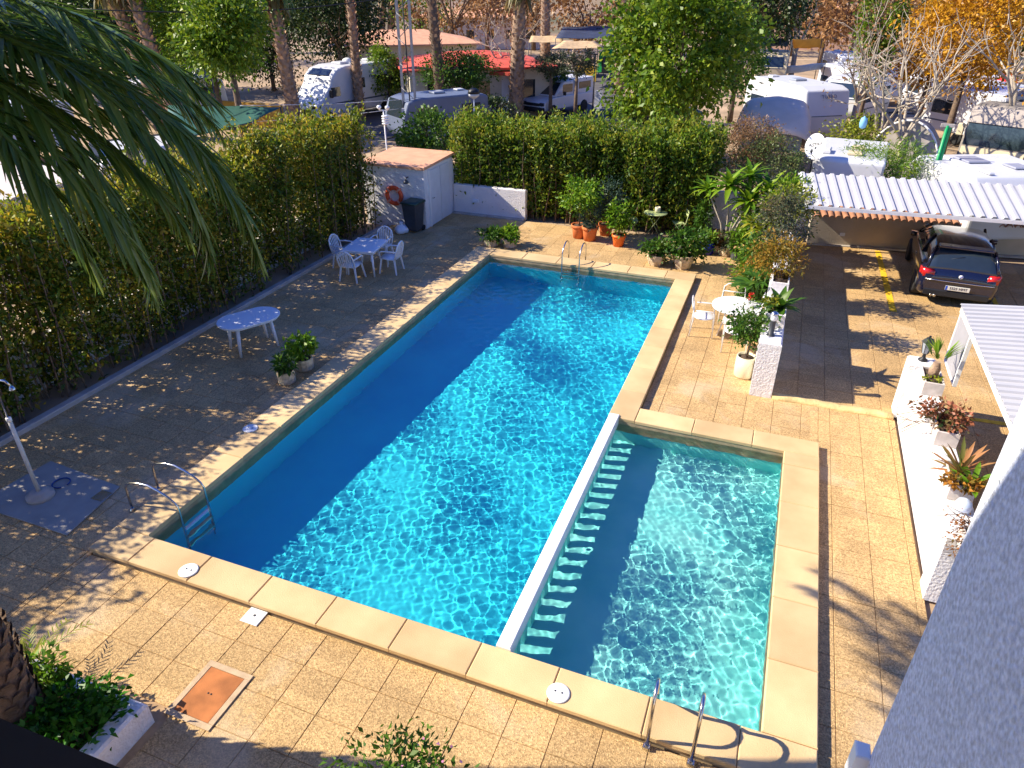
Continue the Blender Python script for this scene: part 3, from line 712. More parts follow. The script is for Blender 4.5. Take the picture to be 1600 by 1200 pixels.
def car(label, loc, rz):
    c = thing('parked_car', label, 'car', loc, rz)
    PB = mat('dark_blue_paint', (0.006, 0.008, 0.028), 0.22, 0.05, 3, coat=0.8, spec=0.6)
    st = [(0.00, .74, .34, .52, .70), (0.05, .82, .27, .54, .84), (0.16, .865, .23, .58, .95), (0.6, .885, .2, .62, .985), (1.4, .885, .18, .62, .975), (2.4, .885, .18, .62, .955),
          (3.05, .88, .19, .6, .93), (3.6, .86, .2, .56, .86), (4.05, .81, .22, .52, .76), (4.24, .70, .26, .48, .66), (4.32, .52, .32, .46, .56)]
    rings = []
    for y, w, zb, zm, zt in st:
        half = [(w * .86, zb), (w * .97, zb + .06), (w, zm), (w * .985, zt - .10), (w * .93, zt - .02), (w * .72, zt + .015), (w * .3, zt + .03)]
        rings.append([Vector((x, y, z)) for x, z in half] + [Vector((-x, y, z)) for x, z in reversed(half)])
    b = MB(); b.loft(rings); body = b.build('body', PB, c)
    gs = [(0.10, .74, .70, .94), (0.30, .77, .66, 1.18), (0.48, .78, .62, 1.335), (0.70, .79, .60, 1.395), (1.3, .80, .60, 1.425), (2.0, .80, .60, 1.41), (2.5, .80, .61, 1.32), (2.95, .80, .66, 1.10), (3.25, .79, .72, .93)]
    def gring(y, wb, wt, zt, e):
        zb = 0.90; h = max(zt - zb, .01); half = [(wb + e, zb), ((wb * .55 + wt * .45) + e, zb + h * .55), (wt + e, zb + h * .9), (wt * .8, zt + e), (wt * .3, zt + e + .012)]
        return [Vector((x, y, z)) for x, z in half] + [Vector((-x, y, z)) for x, z in reversed(half)]
    g = MB(); g.loft([gring(y, wb, wt, zt, 0) for y, wb, wt, zt in gs]); g.build('windows', M_GLASS, c)
    r = MB()
    rr = [[v for v in gring(y, wb, wt, zt, .006)[2:8]] for y, wb, wt, zt in gs[2:7]]
    r.loft(rr, False, False); r.build('roof', PB, c)
    sp_ = MB(); sp_.bbox((-.58, .36, 1.345), (.58, .62, 1.40), .015); sp_.build('roof_spoiler', PB, c)
    for s in (-1, 1):
        for (ya, za, yb, zb2, w1, w2) in ((.12, .93, .50, 1.34, .75, .63), (1.28, .95, 1.36, 1.41, .805, .61), (3.2, .93, 2.45, 1.34, .79, .62)):
            p = MB(); p.tube([(s * w1, ya, za), (s * (w1 * .6 + w2 * .4), (ya + yb) / 2, (za + zb2) / 2 + .03), (s * w2, yb, zb2)], .035, 6); p.build('pillar', PB, c)
        m = MB(); m.loft([[(s * .87, 2.62, .93), (s * .87, 2.72, .93), (s * .87, 2.72, 1.04), (s * .87, 2.62, 1.04)], [(s * 1.02, 2.6, .94), (s * 1.02, 2.74, .94), (s * 1.02, 2.74, 1.05), (s * 1.02, 2.6, 1.05)]]); m.build('wing_mirror', PB, c)
        t = MB(); t.loft([[(s * .56, .015, .72), (s * .56, .02, .86), (s * .60, .10, .90), (s * .60, .10, .70)], [(s * .80, .03, .70), (s * .80, .05, .87), (s * .80, .14, .90), (s * .80, .12, .68)], [(s * .875, .20, .74), (s * .873, .20, .86), (s * .873, .3, .89), (s * .875, .3, .74)]])
        t.build('tail_light', mat('red_lens', (0.45, 0.012, 0.012), 0.15, 0.2, 20, spec=0.8), c)
        d = MB(); d.tube([(s * .889, 1.5, .80), (s * .90, 1.52, .80), (s * .90, 1.68, .80), (s * .889, 1.70, .80)], .012, 6); d.build('door_handle', PB, c)
        a = MB(); a.tube([(s * .86, .45 + .40 * math.cos(q), .30 + .38 * math.sin(q)) for q in np.linspace(0, math.pi, 12)], .03, 6); a.v = [(x, y + .27, z) for x, y, z in a.v]; a.build('wheel_arch', M_BLACK, c)
        wheel(c, s * .80, .72, .31, .20, s); wheel(c, s * .80, 3.41, .31, .20, s)
    bp = MB(); bp.bbox((-.70, -.03, .26), (.70, .10, .42), .02); bp.build('bumper', M_BLACK, c)
    MB().tube([(-.74, -.012, .66), (-.4, -.022, .655), (.4, -.022, .655), (.74, -.012, .66)], .012, 6).build('trim_strip', mat('chrome', (0.7, 0.68, 0.65), .2, .02, 5, metal=1.0), c)
    for q in (-.52, -.44): MB().tube([(q, .06, .27), (q, -.06, .27)], .032, 10).build('exhaust_pipe', M_STEEL, c)
    pl = MB(); pl.bbox((-.26, -.045, .45), (.26, -.028, .56), .004); plate = pl.build('number_plate', mat('plate_white', (.72, .70, .62), .5, .03, 5), c)
    MB().box((-.258, -.047, .452), (-.215, -.0455, .558)).build('plate_band', mat('plate_blue', (.02, .08, .5), .5, .03, 5), plate)
    lettering('3325 HMT', .088, M_BLACK, plate, (.02, -.047, .505), (R(90), 0, 0))
    bd = MB(); bd.lathe([(.001, 0), (.048, 0), (.048, .008), (.001, .010)], (0, 0, 0), 20); bd.v = [(x, -z - .012, y + .80) for x, y, z in bd.v]; badge = bd.build('badge', M_PAINT, c)
    for q in (0, math.pi):
        sec = MB(); sec.add([(0, -.024, .80)] + [(.036 * math.cos(q + t), -.024, .80 + .036 * math.sin(q + t)) for t in np.linspace(0, math.pi / 2, 6)], [(0, 1, 2, 3, 4, 5, 6)]); sec.build('badge_sector', MATS['plate_blue'], badge)
    MB().tube([(0, .30, 1.20), (-.28, .26, 1.13)], .008, 5).build('rear_wiper', M_BLACK, c)
    return c
car('dark blue hatchback parked nose in under the white carport', Vector((4.42, 18.72, 0)), R(-3))

# ------------------------------------------------------------------ pool ladders
def ladder(name, label, foot, d, back, reach, h, width, depth, steps, group=None):
    """two bent rails: feet on the paving, over the edge, down into the water"""
    d = Vector(d).normalized(); s = Vector((-d.y, d.x, 0))
    root = thing(name, label, 'ladder', foot, 0, group)
    for sg in (-1, 1):
        o = s * (width / 2 * sg); pts = [o + Vector((0, 0, 0)), o + Vector((0, 0, h * .55)) + d * 0.01]
        r = .14
        for a in np.linspace(0, math.pi, 9):
            pts.append(o + d * (.02 + (reach - .02) * (1 - math.cos(a)) / 2) + Vector((0, 0, h * .72 + (h * .28) * math.sin(a) - .10 * max(0, -math.cos(a)))))
        pts += [o + d * reach + Vector((0, 0, .05)), o + d * reach + Vector((0, 0, -depth))]
        r_ = MB(); r_.tube(pts, .018, 10); rail = r_.build('rail', M_STEEL, root); rail.cycles.is_caustics_receiver = depth > 0.4
        MB().lathe([(.045, -.02), (.045, .025), (.028, .04), (.028, .05)], tuple(o), 12).build('foot_flange', M_STEEL, rail)
    for k in range(steps):
        z = -.12 - .27 * k
        a = s * (width / 2) + d * (reach + .02); MB().bbox((-width / 2, -.04, z - .015), (width / 2, .04, z + .015), .006, Matrix.Translation(d * reach) @ Matrix.Rotation(math.atan2(s.y, s.x), 4, 'Z')).build('step', M_STEEL, root)
    return root
lf = (at(203, 797) + at(242, 767)) / 2
ladder('pool_ladder', 'steel pool ladder at the shaded near left corner of the pool', (-8.36, lf.y + .02, 0), (1, 0, 0), 0, .98, .62, .52, 1.0, 3)
ff = (at(896, 399) + at(922, 403)) / 2
ladder('pool_ladder', 'thin steel pool ladder at the far end of the main pool', (ff.x, 18.52, 0), (0, -1, 0), 0, .66, .68, .50, 1.0, 3)
kf = (at(1009, 1168) + at(1078, 1193)) / 2
kl = thing('grab_rails', 'pair of curved steel grab rails at the paddling pool corner', 'handrail', (0, 0, 0))
for p in ((1010, 1168), (1079, 1193)):
    f = at(*p)
    pts = [(0, 0, 0), (0, .02, .55)] + [(0, .02 + .16 * (1 - math.cos(a)), .62 + .17 * math.sin(a)) for a in np.linspace(0, math.pi, 9)] + [(0, .36, .50), (0, .66, .02), (0, .72, -.15), (0, .72, -.6)]
    r_ = MB(); r_.tube(pts, .021, 10); rail = r_.build('rail', M_STEEL, kl, loc=f)
    MB().bbox((-.04, -.04, 0), (.04, .04, .05), .006).build('foot_bracket', M_STEEL, rail)

# ------------------------------------------------------------------ flat fittings on the ground
for px, py, lab, z in ((285, 901, 'round white skimmer lid on the coping at the near left corner', ZC), (870, 1090, 'round white skimmer lid on the coping near the grab rails', ZC), (391, 670, 'round pale skimmer lid on the shaded left coping', ZC)):
    t = thing('skimmer_lid', lab, 'lid', Vector((max(at(px, py, z).x, OX0 + .15), max(at(px, py, z).y, OY0 + .15), z + .004)), 0, 'skimmer lids')
    MB().lathe([(.13, 0), (.13, .010), (.12, .014), (.001, .014)], (0, 0, 0), 28).build('lid', M_PAINT, t)
    for s in (-.04, .04): MB().lathe([(.012, .0145), (.012, .018), (.001, .018)], (s, .01, 0), 8).build('finger_hole', M_GREY, t)
t = thing('drain_cover', 'square white drain cover in the paving near the pool', 'cover', at(398, 963) + Vector((0, 0, .004)))
MB().bbox((-.13, -.13, 0), (.13, .13, .012), .004).build('plate', M_PAINT, t); MB().lathe([(.018, .0125), (.018, .016), (.001, .016)], (0, 0, 0), 8).build('finger_hole', M_GREY, t)
t = thing('manhole_cover', 'rusty brown manhole cover in a pale concrete frame', 'cover', at(328, 1085) + Vector((0, 0, .003)))
for a, b in (((-.31, -.37, 0), (.31, -.30, .012)), ((-.31, .30, 0), (.31, .37, .012)), ((-.31, -.298, 0), (-.24, .298, .012)), ((.24, -.298, 0), (.31, .298, .012))):
    MB().bbox(a, b, .003).build('frame_bar', mat('pale_mortar', (.52, .38, .24), .9, .15, 8, .3, 60), t)
cv = MB().bbox((-.236, -.296, 0), (.236, .296, .009), .003).build('cover_plate', M_RUST, t)
for s in (-.02, .02): MB().lathe([(.012, .0095), (.012, .012), (.001, .012)], (s, 0, 0), 6).build('key_hole', M_BLACK, cv)

# ------------------------------------------------------------------ shower
sb = at(65, 778)
st = thing('shower_tray', 'grey-blue concrete shower tray in the shade by the hedge', 'shower tray', (0, 0, 0))
tp = [at(-40, 790), at(80, 722), at(188, 762), at(105, 838)]
m = MB(); m.prism([(p.x, p.y) for p in reversed(tp)], .004, .028); m.build('slab', M_GREYPAINT, st, bevel=.008)
dr = at(160, 777); MB().bbox((dr.x - .11, dr.y - .11, .03), (dr.x + .11, dr.y + .11, .036), .002).build('drain', M_STEEL, st)
hs = MB(); cxy = at(97, 758)
hs.tube([(cxy.x + .13 * math.cos(a), cxy.y + .13 * math.sin(a), .045) for a in np.linspace(0, 5.6, 14)], .012, 6)
tag(hs.build('hose_loop', mat('blue_hose', (.02, .06, .22), .5, .1, 5)), 'small loop of dark blue hose lying on the shower tray', 'hose')
sw = thing('garden_shower', 'slim pale garden shower pole on a round base beside the hedge', 'shower', sb + Vector((0, 0, .03)))
MB().lathe([(.20, -.02), (.20, .05), (.14, .07), (.13, .10), (.05, .12)], (0, 0, 0), 20).build('base', M_CONC, sw)
MB().tube([(0, 0, .08), (.02, 0, 1.42)], .030, 12).build('pole', mat('pale_pole', (.62, .60, .56), .4, .05, 5), sw)
pl = MB(); pl.tube([(0, 0, 1.40), (.03, 0, 1.92), (.05, .01, 2.03), (.08, .03, 2.09), (.18, .06, 2.08), (.24, .08, 2.0)], .018, 8); pl.build('pipe', M_STEEL, sw)
MB().lathe([(.018, .0), (.05, -.05), (.05, -.06)], (.24, .08, 2.0), 12).build('shower_head', M_STEEL, sw)
MB().lathe([(.038, 0), (.038, .06), (.024, .07)], (.02, 0, 1.40), 12).build('collar', M_PAINT, sw)

# ------------------------------------------------------------------ furniture
def mono_chair(label, loc, rz):
    c = thing('plastic_chair', label, 'chair', loc, rz, 'white plastic chairs')
    m = MB(); m.loft([[(-.22, -.22, .40), (.22, -.22, .40), (.22, -.22, .425), (-.22, -.22, .425)], [(-.23, .0, .395), (.23, 0, .395), (.23, 0, .42), (-.23, 0, .42)], [(-.21, .23, .425), (.21, .23, .425), (.21, .24, .45), (-.21, .24, .45)]], True, True, True); m.build('seat', M_PLAST, c)
    br = MB(); br.tube([(-.22, -.22, .42), (-.24, -.27, .62), (-.20, -.31, .78), (-.10, -.325, .86), (0, -.33, .885), (.10, -.325, .86), (.20, -.31, .78), (.24, -.27, .62), (.22, -.22, .42)], .022, 8); back = br.build('backrest', M_PLAST, c)
    for i in range(6):
        x = -.15 + .06 * i; s = MB(); zt = .87 - abs(x) * .45
        s.loft([[(x - .016, -.235, .43), (x + .016, -.235, .43), (x + .016, -.225, .43), (x - .016, -.225, .43)], [(x * 1.1 - .016, -.335, zt), (x * 1.1 + .016, -.335, zt), (x * 1.1 + .016, -.325, zt), (x * 1.1 - .016, -.325, zt)]], True, True, False); s.build('slat', M_PLAST, back)
    for sx in (-1, 1):
        for sy in (-1, 1):
            l = MB(); l.loft([[(sx * .20 - .022, sy * .19 - .022, .41), (sx * .20 + .022, sy * .19 - .022, .41), (sx * .20 + .022, sy * .19 + .022, .41), (sx * .20 - .022, sy * .19 + .022, .41)], [(sx * .26 - .015, sy * .25 - .015, 0), (sx * .26 + .015, sy * .25 - .015, 0), (sx * .26 + .015, sy * .25 + .015, 0), (sx * .26 - .015, sy * .25 + .015, 0)]], True, True, False); l.build('leg', M_PLAST, c)
        a = MB(); a.tube([(sx * .235, -.275, .64), (sx * .27, -.1, .655), (sx * .27, .12, .65), (sx * .25, .21, .61), (sx * .225, .21, .42)], .02, 8); a.build('armrest', M_PLAST, c)
    return c
tb = at(575, 421)
t = thing('plastic_table', 'square white plastic table with four chairs by the hedge kerb', 'table', tb, R(8))
TX, TY = .46, .55
MB().bbox((-TX, -TY, .68), (TX, TY, .72), .012).build('tabletop', M_PLAST, t)
MB().bbox((-TX + .03, -TY + .03, .63), (TX - .03, TY - .03, .679), .01).build('apron', M_PLAST, t)
for sx in (-1, 1):
    for sy in (-1, 1):
        MB().tube([(sx * (TX - .09), sy * (TY - .09), .64), (sx * (TX - .05), sy * (TY - .05), 0)], [.035, .022], 8).build('leg', M_PLAST, t)
def rel(dx, dy): return tb + Vector((dx, dy, 0))
mono_chair('white plastic chair on the near side of the square table', rel(.0, -.78), R(4))
mono_chair('white plastic chair on the left side of the square table against the hedge', rel(-.72, .0), R(-90))
mono_chair('white plastic chair at the far end of the square table, back highest', rel(-.02, .86), R(186))
mono_chair('white plastic chair on the pool side of the square table', rel(.70, .12), R(95))
ov = (at(352, 555) + at(418, 535)) / 2
t = thing('oval_table', 'oval white plastic table standing alone in the shade', 'table', (-10.22, ov.y + .12, 0), R(62))
m = MB(); pr = []
oval = [((.27 if math.cos(a) > 0 else -.27) + .40 * math.cos(a), .43 * math.sin(a)) for a in np.linspace(0, 2 * math.pi, 36, endpoint=False) + .01]
m.prism(oval, .69, .72); m.build('tabletop', M_PLAST, t, bevel=.01)
m = MB(); m.prism([(x * .94, y * .92) for x, y in oval], .65, .689); m.build('apron', M_PLAST, t)
for sx in (-1, 1):
    for sy in (-1, 1):
        MB().tube([(sx * .36, sy * .24, .66), (sx * .42, sy * .28, 0)], [.045, .028], 10).build('leg', M_PLAST, t)

# round metal table with chairs
M_TUBE = mat('white_tube', (.76, .75, .74), .4, .03, 4)
M_MESH = mat('mesh_top', (.25, .19, .22), .6, .25, 45)
rt = at(1143, 523)
t = thing('round_table', 'round mesh-topped garden table on the sunny terrace', 'table', rt)
MB().lathe([(.001, .700), (.50, .700), (.515, .708), (.515, .722), (.50, .728), (.001, .728)], (0, 0, 0), 36).build('tabletop', M_MESH, t)
MB().lathe([(.513, .690), (.53, .690), (.53, .731), (.513, .731)], (0, 0, 0), 36).build('rim', M_TUBE, t)
for a in (.5, 2.07, 3.64, 5.21):
    MB().tube([(.20 * math.cos(a), .20 * math.sin(a), .70), (.26 * math.cos(a), .26 * math.sin(a), .35), (.36 * math.cos(a), .36 * math.sin(a), 0)], .016, 8).build('leg', M_TUBE, t)
MB().lathe([(.24, .30), (.255, .30), (.255, .318), (.24, .318)], (0, 0, 0), 20).build('leg_ring', M_TUBE, t)
def arm_chair(label, loc, rz):
    c = thing('garden_chair', label, 'chair', loc, rz, 'white tube garden chairs')
    s = MB(); s.lathe([(.001, .425), (.24, .425), (.25, .433), (.24, .442), (.001, .442)], (0, 0, 0), 18, 1.0, .95); s.build('seat', M_TUBE, c)
    for sx in (-1, 1):
        MB().tube([(sx * .25, .24, 0), (sx * .25, .22, .60), (sx * .25, .16, .645), (sx * .25, -.18, .645)], .014, 8).build('front_leg', M_TUBE, c)
        MB().tube([(sx * .25, -.27, 0), (sx * .25, -.22, .43), (sx * .25, -.24, .66)], .014, 8).build('rear_leg', M_TUBE, c)
    b = MB().tube([(-.25, -.24, .64), (-.24, -.27, .76), (-.16, -.285, .83), (0, -.29, .84), (.16, -.285, .83), (.24, -.27, .76), (.25, -.24, .64)], .014, 8).build('backrest', M_TUBE, c)
    MB().tube([(-.245, -.24, .66), (.245, -.24, .66)], .012, 6).build('back_bar', M_TUBE, b)
    MB().tube([(-.25, .22, .42), (.25, .22, .42)], .012, 6).build('stretcher', M_TUBE, c)
    return c
arm_chair('white tube chair on the pool side of the round table', rt + Vector((-.66, -.16, 0)), R(-84))
arm_chair('white tube chair behind the round table, only its back showing', rt + Vector((-.12, .72, 0)), R(182))
arm_chair('white tube chair half hidden behind the small potted tree', rt + Vector((.10, -.70, 0)), R(5))
dc = thing('deck_chair', 'folded blue and white striped deck chair leaning on the planter wall', 'deck chair', (rowx0 - .30, rt.y - .1, 0), R(-90))
for i in range(7):
    x = -.24 + .07 * i; s = MB(); s.loft([[(x, .12, .25), (x + .066, .12, .25), (x + .066, .13, .25), (x, .13, .25)], [(x, .22, .60), (x + .066, .22, .60), (x + .066, .23, .60), (x, .23, .60)], [(x, .24, 1.0), (x + .066, .24, 1.0), (x + .066, .25, 1.0), (x, .25, 1.0)]], True, True, False)
    s.build('stripe', M_PAINT if i % 2 else mat('blue_stripe', (.10, .16, .34), .8, .1, 6), dc)
for sx in (-.27, .27): MB().tube([(sx, .02, 0), (sx, .26, 1.05)], .016, 6).build('frame_bar', M_TUBE, dc)
fp = thing('flower_pot', 'white pot with a red flowering plant on the round table', 'flower pot', rt + Vector((.28, .02, .729)))
MB().lathe([(.06, 0), (.075, .15), (.085, .15), (.085, .165), (.065, .165), (.06, .14)], (0, 0, 0), 16).build('pot', M_PAINT, fp)
foliage('foliage', fp, L_GREEN, 71, 60, (0, 0, .20), (.08, .08, .06), .07, .6, 10)
foliage('blossom', fp, mat('red_petal', (.75, .04, .02), .6, .2, 20), 72, 50, (0, 0, .26), (.06, .06, .045), .05, .8, 8)

# green bistro set
M_LIME = mat('pale_green_metal', (.44, .52, .22), .45, .06, 4)
bt = at(1021, 367)
t = thing('bistro_table', 'small round pale green bistro table under the far hedge', 'table', bt)
MB().lathe([(.001, .70), (.36, .70), (.37, .71), (.36, .722), (.001, .722)], (0, 0, 0), 28).build('tabletop', M_LIME, t)
for sx in (-.16, .16):
    MB().tube([(-.22, sx, 0), (.20, sx, .70)], .011, 6).build('leg', M_LIME, t); MB().tube([(.22, sx * .9, 0), (-.20, sx * .9, .70)], .011, 6).build('leg', M_LIME, t)
def bistro_chair(label, loc, rz):
    c = thing('folding_chair', label, 'chair', loc, rz, 'pale green bistro chairs')
    for i in range(4): MB().bbox((-.19, -.16 + .085 * i, .44), (.19, -.09 + .085 * i, .455), .003).build('seat_slat', M_LIME, c)
    for sx in (-1, 1):
        MB().tube([(sx * .20, .20, 0), (sx * .20, -.17, .46), (sx * .20, -.24, .82)], .011, 6).build('back_leg', M_LIME, c)
        MB().tube([(sx * .18, -.22, 0), (sx * .18, .16, .45)], .011, 6).build('front_leg', M_LIME, c)
    for z in (.68, .78): MB().bbox((-.20, -.245 - (z - .78) * .1, z), (.20, -.225 - (z - .78) * .1, z + .07), .004).build('back_slat', M_LIME, c)
    return c
bistro_chair('pale green folding chair in shade left of the bistro table', bt + Vector((-.70, -.10, 0)), R(-70))
bistro_chair('pale green folding chair right of the bistro table', bt + Vector((.72, .12, 0)), R(115))
tag(MB().lathe([(.06, 0), (.085, .02), (.09, .15), (.08, .17), (.075, .16), (.07, .03)], (bt.x + .05, bt.y + .02, .7225), 14).build('table_vase', M_CREAM), 'small cream vase standing on the bistro table', 'vase')

# ------------------------------------------------------------------ shed surroundings
t = thing('life_ring', 'orange-red life ring hanging on the shed wall', 'life ring', (SX0 + 1.13, SY0 - .075, 1.0))
ring = MB(); nR, nr = 28, 10; vs = []; fs = []
for i in range(nR):
    a = 2 * math.pi * i / nR
    for j in range(nr):
        b_ = 2 * math.pi * j / nr; rr = .255 + .07 * math.cos(b_); vs.append((rr * math.cos(a), .065 * math.sin(b_), rr * math.sin(a)))
for i in range(nR):
    for j in range(nr): fs.append((i * nr + j, i * nr + (j + 1) % nr, ((i + 1) % nR) * nr + (j + 1) % nr, ((i + 1) % nR) * nr + j))
ring.add(vs, fs, True); ring.build('ring', mat('life_ring_red', (.78, .10, .03), .5, .1, 6), t)
for k in range(4):
    a = math.pi / 4 + k * math.pi / 2; M = Matrix.Rotation(-a, 4, 'Y') @ Matrix.Translation((.255, 0, 0))
    MB().bbox((-.077, -.072, -.03), (.077, .072, .03), .01, M).build('band', mat('faded_band', (.80, .35, .24), .6, .1, 6), t)
t = thing('wheelie_bin', 'dark grey wheelie bin with dark lid beside the shed', 'bin', at(648, 361), R(-6))
m = MB(); m.loft([[(-.20, -.20, .06), (.20, -.20, .06), (.20, .20, .06), (-.20, .20, .06)], [(-.26, -.27, .92), (.26, -.27, .92), (.26, .27, .92), (-.26, .27, .92)]], True, True, False); m.build('body', M_GREY, t, bevel=.02)
m = MB(); m.loft([[(-.29, -.30, .923), (.29, -.30, .923), (.29, .30, .923), (-.29, .30, .923)], [(-.28, -.28, .97), (.28, -.28, .97), (.28, .30, .98), (-.28, .30, .98)], [(-.2, -.18, 1.0), (.2, -.18, 1.0), (.2, .22, 1.01), (-.2, .22, 1.01)]], True, True, True); m.build('lid', mat('bin_lid', (.025, .06, .045), .45, .1, 6), t)
for s in (-1, 1): w_ = rotx(lambda q: q.lathe([(.03, -.02), (.09, -.02), (.09, .02), (.03, .02)], (0, 0, 0), 14)); w_.build('wheel', M_RUBBER, t, loc=(s * .20, .22, .09))
MB().tube([(-.2, .31, .90), (-.2, .35, .93), (.2, .35, .93), (.2, .31, .90)], .014, 6).build('handle', M_GREY, t)
bg = MB(); rb = np.random.default_rng(5); prof = [(.10, 0), (.19, .03), (.22, .10), (.20, .18), (.12, .25), (.04, .29), (.06, .33), (.07, .36)]
bg.lathe(prof, (0, 0, 0), 18); bg.v = [(x * (1 + .18 * math.sin(5 * math.atan2(y, x) + 9 * z)), y * (1 + .14 * math.cos(4 * math.atan2(y, x) + 7 * z)), z) for x, y, z in bg.v]
tag(bg.build('rubbish_bag', mat('white_bag', (.70, .76, .84), .35, .05, 8), loc=at(628, 364)), 'tied white plastic bag on the ground beside the bin', 'bag')
# ------------------------------------------------------------------ potted plants on the terrace
def pot_mesh(kind, r, h):
    m = MB()
    if kind == 'terra': m.lathe([(r * .72, 0), (r * .92, h * .78), (r * .92, h * .80), (r * 1.04, h * .80), (r * 1.04, h), (r * .92, h), (r * .88, h * .86), (.001, h * .86)], (0, 0, 0), 20)
    elif kind == 'facet': m.lathe([(r * .74, 0), (r * .98, h * .55), (r, h), (r * .88, h), (r * .84, h * .85), (.001, h * .85)], (0, 0, 0), 8, smooth=False)
    elif kind == 'drum': m.lathe([(r * .86, 0), (r * .97, h * .08), (r, h * .5), (r * .94, h), (r * .84, h), (r * .82, h * .9), (.001, h * .9)], (0, 0, 0), 24)
    else: m.lathe([(r * .9, 0), (r * 1.0, h * .1), (r * 1.0, h), (r * .88, h), (r * .86, h * .86), (.001, h * .86)], (0, 0, 0), 10, smooth=False)
    return m
def potted(label, p, kind, potm, r, h, leafm, n, c, rad, leaf, width=.5, seed=1, stem=None, clumps=22, spread=.28, shell=.4, group='potted plants on the terrace', rz=0.0, cat='potted plant'):
    root = thing('potted_plant', label, cat, p, rz, group)
    pot_mesh(kind, r, h).build('pot', potm, root)
    MB().lathe([(r * .80, h * .87), (r * .80, h * .91), (.001, h * .92)], (0, 0, 0), 14).build('soil', M_SOIL, root)
    if stem:
        rs = np.random.default_rng(seed + 900); sm = MB()
        sm.tube([(0, 0, h * .85), (.015, .01, (h + stem) / 2), (0, 0, stem)], [.028, .022, .018], 7)
        for k in range(5):
            a = k * 1.256; sm.tube([(0, 0, stem - .02), (rad[0] * .6 * math.cos(a), rad[1] * .6 * math.sin(a), c[2] + rad[2] * .3 * (k % 3 - .5))], [.014, .005], 5, False)
        sm.build('stem', M_BARK, root)
    if n: foliage('foliage', root, leafm, seed, n, c, rad, leaf, width, clumps, spread, shell)
    return root
potted('terracotta pot with a tall bright green standard tree, leftmost of four', at(904, 371), 'terra', M_TERRA, .24, .42, L_BRIGHT, 1100, (0, 0, 1.38), (.62, .55, .50), .13, .5, 21, stem=1.2)
potted('terracotta pot with a clipped round grey-green bush', at(921, 375), 'terra', M_TERRA, .25, .44, L_BLUE, 1700, (0, 0, .74), (.37, .37, .36), .045, .6, 22, clumps=60, spread=.16, shell=.75)
potted('terracotta pot in shade with a tall dark blue-green shrub', at(946, 367), 'terra', M_TERRA, .24, .38, L_BLUE, 1300, (0, 0, 1.15), (.42, .42, .55), .12, .25, 23, stem=1.0)
potted('bright orange pot with a slender light green shrub, nearest of four', at(966, 384), 'terra', mat('orange_glaze', (.78, .16, .02), .45, .08, 5), .21, .36, L_BRIGHT, 750, (0, 0, .92), (.33, .33, .45), .12, .5, 24, stem=.7)
potted('smaller cream faceted pot with a leafy green bush by the far pool corner', at(1024, 413), 'facet', M_STONEPOT, .26, .30, L_GREEN, 620, (0, 0, .46), (.42, .38, .24), .13, .5, 25)
potted('larger cream faceted pot with a big rounded green bush by the far pool corner', at(1066, 418), 'facet', M_STONEPOT, .28, .38, L_GREEN, 1300, (0, 0, .72), (.60, .55, .42), .13, .5, 26)
potted('stone pot with dark leafy plant in shade, left one at the far pool end', at(768, 383), 'stone', M_STONEPOT, .22, .26, L_GREEN, 480, (0, 0, .36), (.34, .32, .20), .14, .4, 27)
potted('stone pot with brighter leafy plant, right one at the far pool end', at(797, 385), 'stone', M_STONEPOT, .22, .26, L_BRIGHT, 480, (0, 0, .40), (.34, .30, .22), .12, .5, 28)
potted('rough stone pot with a spreading spiky-leaved plant near the oval table', at(449, 597), 'stone', M_STONEPOT, .175, .27, L_GREEN, 240, (0, 0, .40), (.19, .19, .12), .15, .28, 29)
potted('rough stone pot with a bright bushy plant behind the spiky one', at(477, 576), 'stone', M_STONEPOT, .185, .26, L_BRIGHT, 560, (0, 0, .52), (.27, .27, .22), .10, .6, 30)
potted('cream drum pot with a small round-headed tree beside the stucco pillar', at(1161, 587), 'drum', M_CREAM, .20, .46, L_GREEN, 1500, (0, 0, 1.12), (.42, .40, .34), .085, .5, 31, stem=.95, clumps=34)
potted('glossy blue pot with a mounded bright green plant', at(1103, 396), 'drum', mat('blue_glaze', (.01, .015, .22), .2, .1, 6), .22, .34, L_BRIGHT, 420, (0, 0, .50), (.28, .28, .22), .10, .5, 32)
potted('small pot with a trailing pinkish plant right of the blue pot', at(1118, 394), 'facet', M_STONEPOT, .18, .24, L_RED, 330, (0, 0, .38), (.26, .26, .22), .09, .5, 33)
potted('low pot with a loose olive plant among the far right pots', at(1133, 398), 'stone', M_STONEPOT, .20, .26, L_OLIVE, 420, (0, 0, .45), (.32, .30, .28), .10, .4, 34)
potted('dark pot with a shaggy green plant at the end of the pot row', at(1152, 405), 'stone', M_GREY, .20, .24, L_GREEN, 420, (0, 0, .46), (.32, .30, .30), .12, .3, 35)

